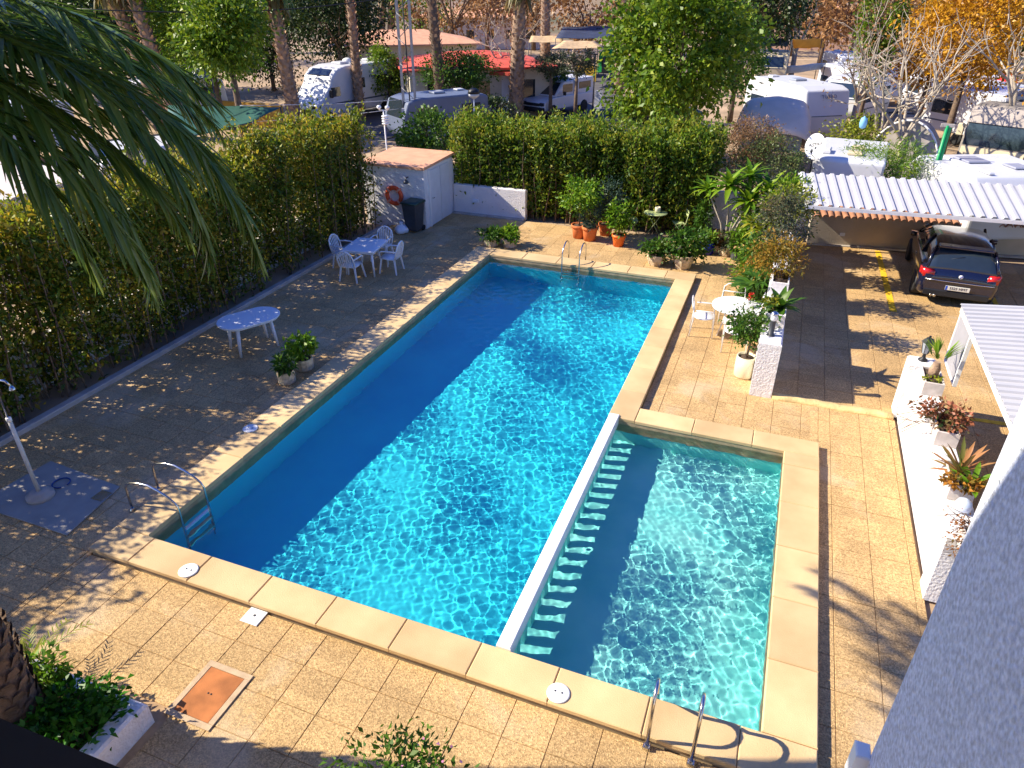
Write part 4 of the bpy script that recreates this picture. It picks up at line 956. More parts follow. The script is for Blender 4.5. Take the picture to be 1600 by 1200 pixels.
def whorl_shrub(label, p, heads, mt, seed, pot=None):
    """bare stems topped by whorls of long leaves"""
    rng = np.random.default_rng(seed)
    root = thing('whorled_shrub', label, 'shrub', p)
    z0 = 0.0
    if pot: pot_mesh('drum', pot[0], pot[1]).build('pot', M_PAINT, root); z0 = pot[1] * .85
    for (x, y, z, r) in heads:
        MB().tube([(0, 0, z0), (x * .3, y * .3, z0 + (z - z0) * .5), (x * .9, y * .9, z - .1), (x, y, z)], [.035, .028, .022, .018], 6).build('stem', M_PALEBARK, root)
        m = MB(); rosette(m, (x, y, z), 30, r, r * .24, rng, (-.35, 1.15), .8, segs=3); m.build('leaf_whorl', mt, root)
    return root
whorl_shrub('tall shrub with bright green whorls of long leaves by the far right corner', at(1131, 396), [(-.15, .1, 1.95, .74), (.45, -.1, 1.6, .70), (.9, .3, 1.8, .74), (-.75, .25, 1.75, .5), (.35, .5, 2.15, .62), (1.25, -.05, 1.6, .6)], L_BRIGHT, 41)
whorl_shrub('yellow-green whorled shrub in a white pot below the tall one', at(1171, 424), [(.1, .1, 1.15, .52), (.45, .25, 1.35, .46), (.25, -.15, .9, .42), (-.15, .35, 1.25, .4)], L_YGREEN, 42, pot=(.20, .36))
sp_ = thing('potted_plant', 'slim potted plant with dark foliage left of the tall whorled shrub', 'potted plant', at(1094, 378), 0, 'potted plants on the terrace')
pot_mesh('terra', .17, .28).build('pot', M_TERRA, sp_); foliage('foliage', sp_, L_GREEN, 43, 420, (0, 0, .8), (.22, .22, .5), .18, .22, 14)

# planter boxes and plants on the row wall
def box_planter(name, label, p, w, d, h, rz, builder, group):
    root = thing(name, label, 'planter', p, rz, group)
    for a, b in (((-w / 2, -d / 2, 0), (w / 2, -d / 2 + .03, h)), ((-w / 2, d / 2 - .03, 0), (w / 2, d / 2, h)), ((-w / 2, -d / 2 + .031, 0), (-w / 2 + .03, d / 2 - .031, h)), ((w / 2 - .03, -d / 2 + .031, 0), (w / 2, d / 2 - .031, h))):
        o = MB().bbox(a, b, .006).build('side_panel', M_WHITE if group.startswith('planters on the row') else mat('slatted_white', (.62, .56, .52), .7, .15, 8), root)
    MB().box((-w / 2 + .032, -d / 2 + .032, .01), (w / 2 - .032, d / 2 - .032, h * .85)).build('soil', M_SOIL, root)
    builder(root, h)
    return root
G1 = 'planters on the row wall beside the parking'
def b_agave(root, h):
    m = MB(); rosette(m, (.05, 0, h * .85), 17, .52, .17, np.random.default_rng(51), (.1, 1.2), .7, segs=4); m.build('rosette', L_GREEN, root)
    foliage('flowers', root, L_YGREEN, 52, 120, (-.12, -.02, h + .08), (.14, .12, .10), .08, .6, 8)
def b_yellow(root, h):
    foliage('foliage', root, leafmat('amber_leaf', (.10, .12, .012), (.28, .19, .02), (.46, .22, .03)), 53, 2200, (-.15, 0, h + .40), (.62, .50, .50), .085, .35, 50, .24, .35)
    sm = MB(); [sm.tube([(0, 0, h * .8), (.35 * math.cos(a), .5 * math.sin(a), h + .6)], [.015, .005], 5, False) for a in np.linspace(0, 6, 8)]; sm.build('stems', M_BARK, root)
def b_grey(root, h):
    foliage('foliage', root, L_SAGE, 54, 3000, (-.12, 0, h + .62), (.62, .52, .70), .085, .4, 46, .22, .4)
    sm = MB(); [sm.tube([(0, 0, h * .8), (.3 * math.cos(a), .35 * math.sin(a), h + .9)], [.02, .006], 5, False) for a in np.linspace(0, 6, 9)]; sm.build('stems', M_PALEBARK, root)
def b_lime(root, h): foliage('foliage', root, L_YGREEN, 55, 1900, (-.1, 0, h + .50), (.58, .50, .50), .10, .5, 26)
def b_dark(root, h): foliage('foliage', root, L_BRIGHT, 56, 1500, (-.05, 0, h + .42), (.5, .5, .45), .11, .4, 26)
for i, (y, lab, fn) in enumerate(((13.75, 'white planter with a glossy agave-like rosette next to the bollard lamp', b_agave), (15.5, 'planter with a feathery amber shrub, second from the stucco pillar', b_yellow),
                                  (17.4, 'planter with a dense grey-green shrub in the middle of the row wall', b_grey), (19.2, 'planter with a lime green rounded shrub towards the carport corner', b_lime), (20.9, 'planter with a bright green shrub at the far end of the row wall', b_dark))):
    box_planter('planter_box', lab, (.33, y, rowh + .002), .36, .85, .28, 0, fn, G1)
# standing plants in front of the row wall
pp = potted('slim red-stemmed potted shrub against the row wall', Vector((-.25, 17.4, 0)), 'drum', M_PAINT, .18, .34, L_GREEN, 620, (0, 0, 1.30), (.34, .34, .36), .12, .4, 61, stem=1.2)
pp = potted('potted shrub with small orange blooms against the row wall', Vector((-.22, 18.7, 0)), 'drum', M_PAINT, .18, .34, leafmat('mixed_bloom', (.05, .12, .01), (.12, .20, .02), (.60, .16, .03)), 700, (0, 0, .85), (.40, .42, .5), .10, .45, 62, stem=.6)
pp = potted('bushy green potted shrub under the whorled leaves by the row wall', Vector((-.25, 20.0, 0)), 'stone', M_STONEPOT, .20, .34, L_GREEN, 800, (0, 0, .9), (.42, .45, .6), .11, .4, 63, stem=.6)
bl = thing('big_leaf_plant', 'plant with very large lobed green leaves beside the round table', 'potted plant', Vector((-.08, 15.75, 0)))
pot_mesh('drum', .18, .34).build('pot', M_PAINT, bl)
for k, (az, L) in enumerate(((2.9, .62), (3.8, .55), (2.0, .5), (4.6, .45), (.9, .4))):
    m = MB(); c = Vector((.22 * math.cos(az), .22 * math.sin(az), 1.0 + .07 * k))
    m.tube([(0, 0, .3), c * .6 + Vector((0, 0, .3)), c], .012, 5)
    for q in (-.75, -.38, 0, .38, .75): blade(m, c, az + q, .25, L * (1 - .25 * abs(q)), L * .26, .6, 3)
    m.build('leaf', L_GREEN, bl)
# bollard lamp on the stucco pillar
t = thing('bollard_lamp', 'short dark bollard lamp with clear head on the stucco pillar', 'lamp', (.30, 12.95, rowh + .002))
MB().lathe([(.075, 0), (.075, .015), (.05, .02), (.05, .30), (.055, .31)], (0, 0, 0), 16).build('column', M_GREY, t)
MB().lathe([(.05, .312), (.062, .33), (.062, .43), (.05, .44)], (0, 0, 0), 16).build('glass_head', mat('milky_glass', (.75, .77, .80), .15, .03, 5, spec=.8), t)
MB().lathe([(.075, .442), (.075, .46), (.03, .49), (.001, .50)], (0, 0, 0), 16).build('cap', M_STEEL, t)
# lantern on the far pillar of the right wall
t = thing('wall_lantern', 'black lantern with glass panes on the right wall pillar', 'lamp', (2.90, 12.93, 1.122))
MB().lathe([(.08, 0), (.08, .02), (.035, .05), (.025, .12), (.05, .14)], (0, 0, 0), 12).build('stand', M_BLACK, t)
MB().lathe([(.05, .142), (.09, .36)], (0, 0, 0), 6, smooth=False).build('pane', mat('lantern_glass', (.35, .38, .42), .1, .1, 5, spec=.9), t)
MB().lathe([(.12, .362), (.06, .43), (.02, .45), (.02, .48)], (0, 0, 0), 6, smooth=False).build('hood', M_BLACK, t)
for k in range(6):
    a = k * math.pi / 3; MB().tube([(.053 * math.cos(a), .053 * math.sin(a), .142), (.093 * math.cos(a), .093 * math.sin(a), .362)], .006, 4).build('glazing_bar', M_BLACK, t)

# planters on the right wall
G2 = 'slatted planters on the right wall'
def b_fanpalm(root, h):
    m = MB(); rng = np.random.default_rng(81)
    MB().lathe([(.07, h * .8), (.09, h + .10), (.05, h + .24)], (0, 0, 0), 10).build('stem', M_PALMBARK, root)
    for k in range(5):
        az = k * 1.3 + .4; c = Vector((.10 * math.cos(az), .10 * math.sin(az), h + .34))
        for q in np.linspace(-.9, .9, 9): blade(m, c, az + q * .5, .9 + .3 * math.cos(q * 2) - .35 * (k % 2), .34, .03, .25, 2)
    m.build('fronds', L_BRIGHT, root)
    foliage('moss', root, L_YGREEN, 82, 90, (-.02, -.18, h), (.13, .10, .06), .05, .7, 8)
def b_red(root, h):
    foliage('foliage', root, leafmat('kalanchoe_leaf', (.06, .11, .03), (.34, .13, .07), (.55, .20, .12)), 83, 620, (-.05, 0, h + .12), (.34, .26, .18), .085, .5, 22)
    sm = MB(); rng = np.random.default_rng(84)
    for k in range(7): sm.tube([(-.1, rng.uniform(-.2, .2), h), (-.3 - .12 * rng.random(), rng.uniform(-.3, .3), h - .02), (-.5 - .25 * rng.random(), rng.uniform(-.4, .4), h - .18)], .006, 4, False)
    sm.build('trailing_stems', M_BARK, root)
def b_aloe(root, h):
    m = MB(); rng = np.random.default_rng(85)
    rosette(m, (0, .05, h * .9), 26, .46, .055, rng, (.0, 1.3), .3, segs=4, taper=.9); m.build('rosette', leafmat('aloe_leaf', (.10, .15, .03), (.34, .20, .07), (.52, .22, .10)), root)
    m = MB(); rosette(m, (.10, -.22, h * .9), 12, .34, .07, rng, (.1, 1.2), .5, segs=4, taper=.9); m.build('young_rosette', L_BRIGHT, root)
    foliage('foliage', root, leafmat('orange_leaf', (.10, .12, .02), (.45, .20, .03), (.60, .26, .05)), 86, 260, (-.02, -.32, h + .05), (.22, .14, .09), .07, .6, 12)
def b_twigs(root, h):
    sm = MB(); rng = np.random.default_rng(87)
    for k in range(16):
        y = rng.uniform(-.35, .35); sm.tube([(0, y, h * .8), (-.12, y + rng.uniform(-.1, .1), h + .1), (-.34 - .2 * rng.random(), y + rng.uniform(-.2, .2), h + rng.uniform(-.05, .3))], [.006, .005, .003], 4, False)
    sm.build('twigs', M_BARK, root)
    foliage('foliage', root, L_RED, 88, 260, (-.15, 0, h + .08), (.30, .42, .16), .05, .5, 24, .2, .3)
for (px, py, lab, fn) in ((1478, 590, 'slatted planter with a small fan palm beside the lantern', b_fanpalm), (1500, 665, 'slatted planter overflowing with red-tipped succulents', b_red), (1520, 745, 'slatted planter with a reddish aloe in the middle of the wall', b_aloe), (1497, 842, 'slatted planter with bare twiggy stems at the near end of the wall', b_twigs)):
    q = at(px, py, 1.25); box_planter('slatted_planter', lab, (2.93, q.y, 1.022), .30, .62, .24, 0, fn, G2)
s_ = MB(); s_.lathe([(.02, 0), (.09, .02), (.11, .09), (.08, .17), (.02, .20)], (2.93, at(1515, 783, 1.2).y, 1.022), 14)
tag(s_.build('glass_globe', mat('globe', (.55, .62, .75), .1, .05, 4, spec=.9)), 'small pale glass globe between the slatted planters', 'ornament')

# ------------------------------------------------------------------ near planter bed with palm, and the bush at the bottom edge
pb = thing('planter_bed', 'white-edged planting bed in the bottom left corner around the palm trunk', 'planter', (-5.35, 3.05, 0))
MB().bbox((-2.4, -.16, -.05), (0, 0, .30), .03).build('edge_wall', M_STUCCO, pb)
MB().bbox((-.22, -2.2, -.05), (0, -.162, .34), .03).build('edge_wall', M_STUCCO, pb)
MB().box((-2.4, -2.2, -.05), (-.222, -.162, .22)).build('soil', M_SOIL, pb)
def bush(name, label, p, mt, seed, n, c, rad, leaf, width=.5, clumps=24, cat='bush', group=None, spread=.28, shell=.45, stems=6, bark=None):
    root = thing(name, label, cat, p, 0, group)
    sm = MB(); rs = np.random.default_rng(seed + 500)
    for k in range(stems):
        a = rs.uniform(0, 6.28); e = (c[0] + rad[0] * .7 * math.cos(a), c[1] + rad[1] * .7 * math.sin(a), c[2] + rad[2] * rs.uniform(0, .7))
        sm.tube([(rs.normal() * .04, rs.normal() * .04, -.03), (e[0] * .4, e[1] * .4, e[2] * .5), e], [.02, .015, .005], 5, False)
    sm.build('stems', bark or M_BARK, root)
    foliage('foliage', root, mt, seed, n, c, rad, leaf, width, clumps, spread, shell)
    return root
bush('ground_bush', 'lush low green bush filling the near planting bed', (-5.95, 2.55, .2), leafmat('lush_leaf', (.015, .07, .005), (.035, .16, .008), (.07, .25, .015)), 91, 1500, (0, 0, .16), (.52, .42, .24), .09, .6, 30)
bush('small_bush', 'small upright bright green bush at the back of the planting bed', (-6.55, 2.88, .2), L_BRIGHT, 92, 420, (0, 0, .28), (.18, .16, .28), .09, .5, 14)
yp = thing('young_palm', 'small feathery yellow-green palm beside the big palm trunk', 'palm', (-6.95, 2.95, .2))
m = MB(); rng = np.random.default_rng(93)
for k in range(13):
    az = k * 2.4; el = .5 + .8 * rng.random(); p0 = Vector((0, 0, .02)); L = rng.uniform(.55, .85)
    for i in range(1, 10):
        t = i / 9; c = p0 + Vector((math.cos(az) * math.cos(el), math.sin(az) * math.cos(el), math.sin(el) - .45 * t)) * L * t
        for s in (-1, 1): blade(m, c, az + s * .75, el - .7 * t, .17 * (1.15 - t * .6), .018, .4, 2)
m.build('fronds', L_YGREEN, yp)
bb = bush('flowering_bush', 'dark green bush with small pink flowers at the bottom edge', (-2.15, 2.95, 0), L_GREEN, 94, 2600, (0, 0, .62), (.62, .42, .60), .075, .45, 40, shell=.5)
foliage('blossom', bb, mat('pink_petal', (.62, .25, .42), .6, .2, 20), 95, 60, (0, 0, .72), (.6, .42, .6), .035, .9, 30)

# more shrubs massed along the row wall
bush('wall_shrub', 'leafy green shrub massed against the row wall behind the big-leaf plant', (-.20, 16.6, 0), L_GREEN, 611, 1500, (0, 0, .62), (.42, .6, .50), .11, .45, 30)
bush('wall_shrub', 'bright green shrub massed against the row wall near the white pot', (-.30, 18.3, 0), L_BRIGHT, 612, 2300, (0, 0, .72), (.5, .7, .50), .11, .35, 34)
bush('wall_shrub', 'orange-tinged shrub massed against the row wall below the grey-green one', (-.15, 17.4, .0), leafmat('amber_leaf', (.10, .12, .012), (.28, .19, .02), (.46, .22, .03)), 613, 1500, (0, 0, .75), (.45, .6, .45), .09, .35, 34)
bush('wall_shrub', 'dense bright green shrub filling the corner between row wall and far pots', (-.35, 20.9, 0), L_BRIGHT, 614, 2800, (0, 0, .85), (.75, .95, .70), .13, .45, 40)
# ------------------------------------------------------------------ the big palm on the left
def pinnate_frond(m, ml, p, az, el, L, bend, rng, leafl=.50, n=66, w=.031, hang=.0):
    p = Vector(p); e = el; q = p.copy(); pts = [q.copy()]; es = [e]; segs = 16
    for i in range(segs):
        q = q + Vector((math.cos(az) * math.cos(e), math.sin(az) * math.cos(e), math.sin(e))) * (L / segs); e -= bend / segs * (.5 + i / segs)
        pts.append(q.copy()); es.append(e)
    m.tube(pts, [.028 * (1 - .85 * i / segs) + .004 for i in range(segs + 1)], 5, False)
    for k in range(n):
        t = .16 + .84 * k / (n - 1); f = t * segs; i = min(int(f), segs - 1); u = f - i
        c = pts[i] * (1 - u) + pts[i + 1] * u; e = es[i]
        l = leafl * (.55 + .6 * math.sin(math.pi * min(1, .12 + t * .86))) * rng.uniform(.85, 1.1)
        for s in (-1, 1):
            blade(ml, c, az + s * (1.15 - .75 * t) + rng.normal() * .14, e - .10 - .25 * rng.random() + (.3 if rng.random() < .3 else 0), l, w, hang + rng.uniform(0, .35), 3, .3, .7)
PB_ = Vector((-6.56, 2.42, .15))
pal = thing('date_palm', 'big date palm in the near left corner, its fronds hanging into view', 'palm tree', PB_)
rngp = np.random.default_rng(101)
M_DPALM = mat('dark_palm_bark', (.13, .085, .06), .95, .35, 7, 1.0, 26, island=.22)
HT = 6.55
MB().tube([(0, 0, -.1), (.06, .0, .6), (.14, .0, 1.4), (.05, .02, 3), (-.05, .65, HT - .4), (-.03, .8, HT)], [.34, .28, .25, .22, .20, .15], 14).build('trunk', M_DPALM, pal)
st_ = MB()
for i in range(420):
    z = .1 + i / 420 * (HT - .2); a = i * 2.39996; r = .275 - .045 * min(1, z / 3)
    c = Vector((.14 * math.sin(min(z, 2.8) / 2.8 * math.pi) + r * math.cos(a), r * math.sin(a) + .02 + .7 * max(0, z - 3) / (HT - 3), z)); nrm = Vector((math.cos(a), math.sin(a), .8)).normalized(); sd = Vector((-math.sin(a), math.cos(a), 0)); up = nrm.cross(sd)
    st_.add([c - sd * .075 - nrm * .02, c + sd * .075 - nrm * .02, c + sd * .045 + Vector((0, 0, .08)) + nrm * .035, c - sd * .045 + Vector((0, 0, .08)) + nrm * .035], [(0, 1, 2, 3)])
stuff(st_.build('leaf_bases', M_DPALM, pal))
fronds = []
for k in range(24):
    az = k * 2.39996 + rngp.uniform(-.15, .15); tier = k / 24
    if math.cos(az) < -.15: continue
    west = math.cos(az) < .2
    fronds.append((az, (.75 if west else -.05) + (.6 if west else 1.2) * tier + rngp.uniform(-.1, .1), rngp.uniform(2.2, 2.8) if west else rngp.uniform(2.6, 3.2), 1.4 - .5 * tier))
fronds += [(R(25), .14, 3.7, 1.8), (R(12), .04, 3.2, 1.9), (R(33), .12, 3.3, 1.6), (R(44), .05, 3.0, 1.3), (R(18), .20, 3.5, 2.0), (R(2), .0, 2.8, 1.6), (R(28), -.12, 2.8, 1.2), (R(58), .15, 3.0, 1.3), (R(72), .25, 3.0, 1.3), (R(84), .1, 2.8, 1.2), (R(95), .35, 2.9, 1.3), (R(50), -.15, 2.6, .9)]
for az, el, L, bd in fronds:
    rc = MB(); lm = MB(); pinnate_frond(rc, lm, (-.03 + .05 * math.cos(az), .8 + .05 * math.sin(az), HT), az, el, L, bd, rngp)
    fr = rc.build('frond', L_PALM, pal); lm.build('leaflets', L_PALM, fr)

# tree outside the frame on the left, whose shade lies on the near left paving
def tree(name, label, base, height, trunk_r, crown_c, rad, mt, seed, n, leaf, width=.5, clumps=40, bark=None, cat='tree', group=None, spread=.26, shell=.5, lean=(0, 0), limbs=9, droop=.25):
    root = thing(name, label, cat, base, 0, group); rs = np.random.default_rng(seed + 300)
    c = Vector(crown_c); t = MB()
    fork = Vector((lean[0] * .6, lean[1] * .6, max(.6, c.z - rad[2] * .7)))
    t.tube([(0, 0, -.1), (lean[0] * .25, lean[1] * .25, fork.z * .5), fork], [trunk_r * 1.25, trunk_r, trunk_r * .75], 10)
    for k in range(limbs):
        a = k * 2.4 + rs.uniform(-.3, .3); e = c + Vector((rad[0] * .75 * math.cos(a), rad[1] * .75 * math.sin(a), rad[2] * rs.uniform(-.25, .75)))
        mid = fork * .45 + e * .55 + Vector((0, 0, rs.uniform(-.1, .25) * rad[2]))
        t.tube([fork, mid, e], [trunk_r * .5, trunk_r * .28, trunk_r * .07], 6, False)
    t.build('trunk', bark or M_BARK, root)
    foliage('crown', root, mt, seed, n, tuple(c), rad, leaf, width, clumps, spread, shell, droop)
    return root

# ------------------------------------------------------------------ the house the photograph is taken from
ap = thing('apartment_building', 'white stucco apartment block whose shaded corner fills the bottom right', 'building', (0, 0, 0))
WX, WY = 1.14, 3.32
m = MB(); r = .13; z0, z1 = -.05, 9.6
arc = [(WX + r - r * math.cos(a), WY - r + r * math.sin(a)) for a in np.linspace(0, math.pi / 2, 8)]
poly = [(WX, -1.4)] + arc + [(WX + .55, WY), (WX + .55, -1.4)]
m.prism(list(reversed(poly)), z0, z1); wing = m.build('wing_wall', mat('shade_tinted_stucco', (.66, .70, .78), .95, .26, 34, 1.0, 40), ap)  # white wall; the blue of its shade is mixed into the base colour
MB().box((-9.0, -1.6, -.05), (WX + .55, -1.41, 12.0)).build('facade_wall', M_STUCCO, ap)
MB().box((-6.6, -1.405, 8.35), (WX - .01, 1.70, 8.55)).build('upper_balcony_slab', M_WHITE, ap)
MB().box((-6.6, 1.55, 8.552), (WX - .01, 1.70, 9.55)).build('upper_balcony_parapet', M_WHITE, ap)
MB().box((-9.0, -1.405, 5.2), (WX - .01, -.30, 5.4)).build('balcony_slab', M_WHITE, ap)
gb = MB()      # gutter outlet on the wing wall
gp = Vector((WX - .03, WY - .03, 2.84))
gb.bbox((gp.x - .05, gp.y - .10, gp.z - .30), (gp.x + .038, gp.y + .02, gp.z), .01)
o = gb.build('downpipe_box', M_PAINT, ap)
# dark balcony handrail right under the lens
h0, h1 = far(-160, 1035, .62), far(330, 1245, .62)
d = (h1 - h0).normalized()
m = MB(); dn = Vector((0, 0, -1)); back = Vector((-.25, -.9, 0)).normalized()
a = h0 - d * .6; b = h1 + d * .5
w = .07
m.loft([[a, a + back * w, a + back * w + dn * .10, a + dn * .10], [b, b + back * w, b + back * w + dn * .10, b + dn * .10]], True, True, False)
tag(m.build('balcony_rail', mat('navy_rail', (.006, .007, .014), .7, .1, 6), bevel=.02), 'out-of-focus black balcony rail cutting the bottom left corner', 'railing')
# ------------------------------------------------------------------ camp site beyond the hedge
def heading(p, theta):
    """rotation that points local +Y at the viewer, turned theta towards the left of the picture"""
    return math.atan2(p[1], p[0]) + math.pi - theta - math.pi / 2
M_RV = mat('rv_white', (.62, .63, .66), .35, .04, 1.5, spec=.5)
M_RVG = mat('rv_grey', (.30, .33, .40), .4, .08, 1.5)
M_RVC = mat('rv_cream', (.66, .56, .36), .5, .06, 1.5)
M_TAUPE = mat('taupe_cover', (.46, .40, .36), .8, .12, 1.5, .5, 4)
M_STRIPE = mat('rv_stripe', (.06, .08, .14), .4, .05, 3)
M_TRIM = mat('black_trim', (.02, .02, .022), .6, .1, 5)
def body(parent, name, prof, w, material, bevel=.10, x0=None):
    """side profile (y, z) extruded across the width"""
    m = MB(); n = len(prof)
    m.add([(-w / 2, y, z) for y, z in prof] + [(w / 2, y, z) for y, z in prof], [tuple(range(n)), tuple(reversed(range(n, 2 * n)))] + [(i, n + i, n + (i + 1) % n, (i + 1) % n) for i in range(n)])
    o = m.build(name, material, parent)
    bv = o.modifiers.new('bevel', 'BEVEL'); bv.width = bevel; bv.segments = 3; bv.limit_method = 'ANGLE'; bv.angle_limit = R(25)
    for p in o.data.polygons: p.use_smooth = False
    return o
def side_windows(parent, w, rects, material=None, name='window', sides=(-1, 1)):
    for s in sides:
        for (y0, y1, z0, z1) in rects:
            x = s * (w / 2 + .004); a = (min(x, x - s * .03), y0, z0); b = (max(x, x - s * .03), y1, z1)
            MB().bbox(a, b, .01).build(name, material or M_GLASS, parent)
def end_panel(parent, name, p0, p1, w0, w1, material, off=.02):
    """pane lying on a sloped end between profile points p0 (low) and p1 (high)"""
    (ya, za), (yb, zb) = p0, p1; ny, nz = (zb - za), -(yb - ya); l = math.hypot(ny, nz); s = 1 if off > 0 else -1
    ny, nz = ny / l * abs(off) * s, nz / l * abs(off) * s
    m = MB(); A = [(-w0 / 2, ya + ny, za + nz), (w0 / 2, ya + ny, za + nz), (w1 / 2, yb + ny, zb + nz), (-w1 / 2, yb + ny, zb + nz)]
    B = [(x, y - ny * 1.4, z - nz * 1.4) for x, y, z in A]
    m.loft([B, A], True, True, False); return m.build(name, material, parent)
def roof_box(parent, name, c, s, material): return MB().bbox((c[0] - s[0] / 2, c[1] - s[1] / 2, c[2]), (c[0] + s[0] / 2, c[1] + s[1] / 2, c[2] + s[2]), .03).build(name, material, parent)
def motorhome(label, p, rz, paint=None, cover=True, scale=1.0, group='motorhomes and caravans on the camp site'):
    c = thing('motorhome', label, 'motorhome', p, rz, group, scale); paint = paint or M_RV; W = 2.25
    pr = [(0, .45), (0, 2.7), (.25, 2.85), (4.6, 2.85), (5.3, 2.72), (5.75, 2.35), (5.9, 2.0), (6.55, 1.32), (7.05, 1.12), (7.2, .85), (7.2, .40), (.2, .40)]
    body(c, 'body', pr, W, paint, .12)
    end_panel(c, 'windscreen', (6.50, 1.38), (5.98, 1.93), 1.9, 1.75, M_PAINT if cover else M_GLASS)
    end_panel(c, 'sunroof', (5.72, 2.42), (5.33, 2.70), 1.5, 1.5, M_GLASS)
    end_panel(c, 'grille', (7.2, .50), (7.2, .80), 1.2, 1.2, M_TRIM)
    for s in (-1, 1): MB().bbox((s * .85 - .18, 7.10, .86), (s * .85 + .18, 7.22, 1.03), .03).build('headlight', M_GLASS, c)
    side_windows(c, W, [(5.25, 5.95, 1.35, 1.85), (3.2, 4.2, 1.6, 2.15), (1.2, 2.2, 1.6, 2.15)])
    side_windows(c, W, [(2.4, 3.0, .55, 2.3)], mat('rv_door', (.68, .68, .69), .4, .03, 2), 'door', (1,))
    side_windows(c, W, [(.3, 6.0, .95, 1.05)], M_STRIPE, 'stripe')
    for s in (-1, 1):
        wheel(c, s * (W / 2 - .08), 6.3, .34, .22, s); wheel(c, s * (W / 2 - .08), 1.7, .34, .22, s)
        MB().bbox((s * (W / 2 + .12) - .10, 6.02, 1.35), (s * (W / 2 + .12) + .10, 6.12, 1.75), .02).build('wing_mirror', M_TRIM, c)
    roof_box(c, 'roof_hatch', (0, 3.9, 2.852), (.7, .7, .12), M_RV); roof_box(c, 'roof_hatch', (0, 1.6, 2.852), (.5, .5, .12), M_RV)
    MB().lathe([(.30, 0), (.30, .05), (.24, .16), (.10, .22), (.001, .23)], (.4, 2.9, 2.852), 16).build('antenna_dome', M_PAINT, c)
    return c
def caravan(label, p, rz, L=5.0, paint=None, text=None, H_=2.55, W=2.2, scale=1.0, group='motorhomes and caravans on the camp site', win=True):
    c = thing('caravan', label, 'caravan', p, rz, group, scale); paint = paint or M_RV
    pr = [(.12, .5), (0, 1.0), (.08, 2.2), (.35, H_ - .05), (.7, H_), (L - .8, H_), (L - .25, H_ - .15), (L, 1.55), (L - .05, .85), (L - .3, .5)]
    body(c, 'body', pr, W, paint, .10)
    end_panel(c, 'front_window', (L - .02, 1.50), (L - .22, 2.25), 1.6, 1.5, M_GLASS, .03)
    side_windows(c, W, [(L * .62, L * .85, 1.3, 1.95), (L * .12, L * .34, 1.3, 1.95)])
    side_windows(c, W, [(.3, L - .3, .95, 1.03)], M_STRIPE, 'stripe'); side_windows(c, W, [(L * .44, L * .57, .55, 2.2)], mat('rv_door', (.68, .68, .69), .4, .03, 2), 'door', (1,))
    for s in (-1, 1): wheel(c, s * (W / 2 - .10), L * .48, .30, .18, s)
    MB().tube([(-.5, L - .3, .5), (0, L + .9, .48), (.5, L - .3, .5)], .035, 6).build('drawbar', M_GREY, c)
    roof_box(c, 'roof_hatch', (0, L * .5, H_ + .002), (.6, .6, .10), M_RVG); roof_box(c, 'roof_hatch', (.3, L * .2, H_ + .002), (.4, .4, .08), M_RV)
    if text: lettering(text, .24, M_STRIPE, c, (.0, L - .10, 2.36), (R(62), 0, R(180)))
    return c

mp = at(478, 193)
motorhome('white motorhome with screened windscreen beside the leaning palm trunk', mp + Vector((-1.5, 5.2, 0)) * .0 + Vector((0, 0, 0)), 0)
mh = bpy.data.objects['motorhome']; th = R(48); rz = heading(mp, th); mh.rotation_euler = (0, 0, rz)
fwd = Vector((-math.sin(rz), math.cos(rz), 0)); mh.location = at(488, 192) - fwd * 6.6
# caravan behind the pylon, its blue shade put into the body colour
p = far(690, 200, 36); p.z = 0
caravan('shade-tinted caravan behind the lattice mast, mostly behind the hedge', p + Vector((1.2, 1.8, 0)), heading(p, R(62)), 4.6, mat('blue_shade_tint', (.13, .16, .24), .5, .08, 1.5), H_=2.35)
p = far(640, 135, 48); p.z = 0
caravan('cream caravan end showing above the shade-tinted one', p, heading(p, R(70)), 4.6, M_RVC)
# white pickup van
def pickup(label, p, rz):
    c = thing('pickup_van', label, 'van', p, rz)
    W = 1.78
    body(c, 'body', [(0, .42), (0, 1.12), (3.55, 1.10), (4.45, 1.0), (4.72, .85), (4.75, .42)], W, M_RV, .06)
    body(c, 'cab', [(1.9, 1.08), (1.95, 1.88), (2.9, 1.88), (3.75, 1.10)], W - .14, M_RV, .07)
    body(c, 'canopy', [(.0, 1.10), (.05, 1.95), (1.86, 1.95), (1.86, 1.10)], W - .06, M_RV, .05)
    end_panel(c, 'windscreen', (3.64, 1.17), (2.98, 1.80), 1.45, 1.3, M_GLASS, .03)
    side_windows(c, W - .14, [(2.05, 3.0, 1.25, 1.72)]); side_windows(c, W - .06, [(.3, 1.5, 1.35, 1.75)])
    end_panel(c, 'grille', (4.75, .68), (4.74, .84), 1.0, 1.0, M_TRIM, .02); MB().bbox((-.88, 4.70, .38), (.88, 4.86, .62), .04).build('bumper', M_TRIM, c)
    for s in (-1, 1):
        MB().bbox((s * .68 - .16, 4.66, .70), (s * .68 + .16, 4.78, .88), .03).build('headlight', M_GLASS, c)
        MB().bbox((s * 1.0 - .09, 3.0, 1.15), (s * 1.0 + .09, 3.08, 1.36), .02).build('wing_mirror', M_TRIM, c)
        wheel(c, s * .80, .95, .36, .24, s); wheel(c, s * .80, 3.9, .36, .24, s)
    dr = MB().bbox((.80, -.95, 1.0), (.84, -.02, 1.93), .02, Matrix.Rotation(R(-12), 4, 'Z')).build('open_rear_door', M_RV, c)
    MB().bbox((.795, -.80, 1.35), (.845, -.18, 1.80), .01, Matrix.Rotation(R(-12), 4, 'Z')).build('door_window', M_GLASS, dr)
    return c
p = at(838, 183); rz = heading(p, R(40)); fwd = Vector((-math.sin(rz), math.cos(rz), 0))
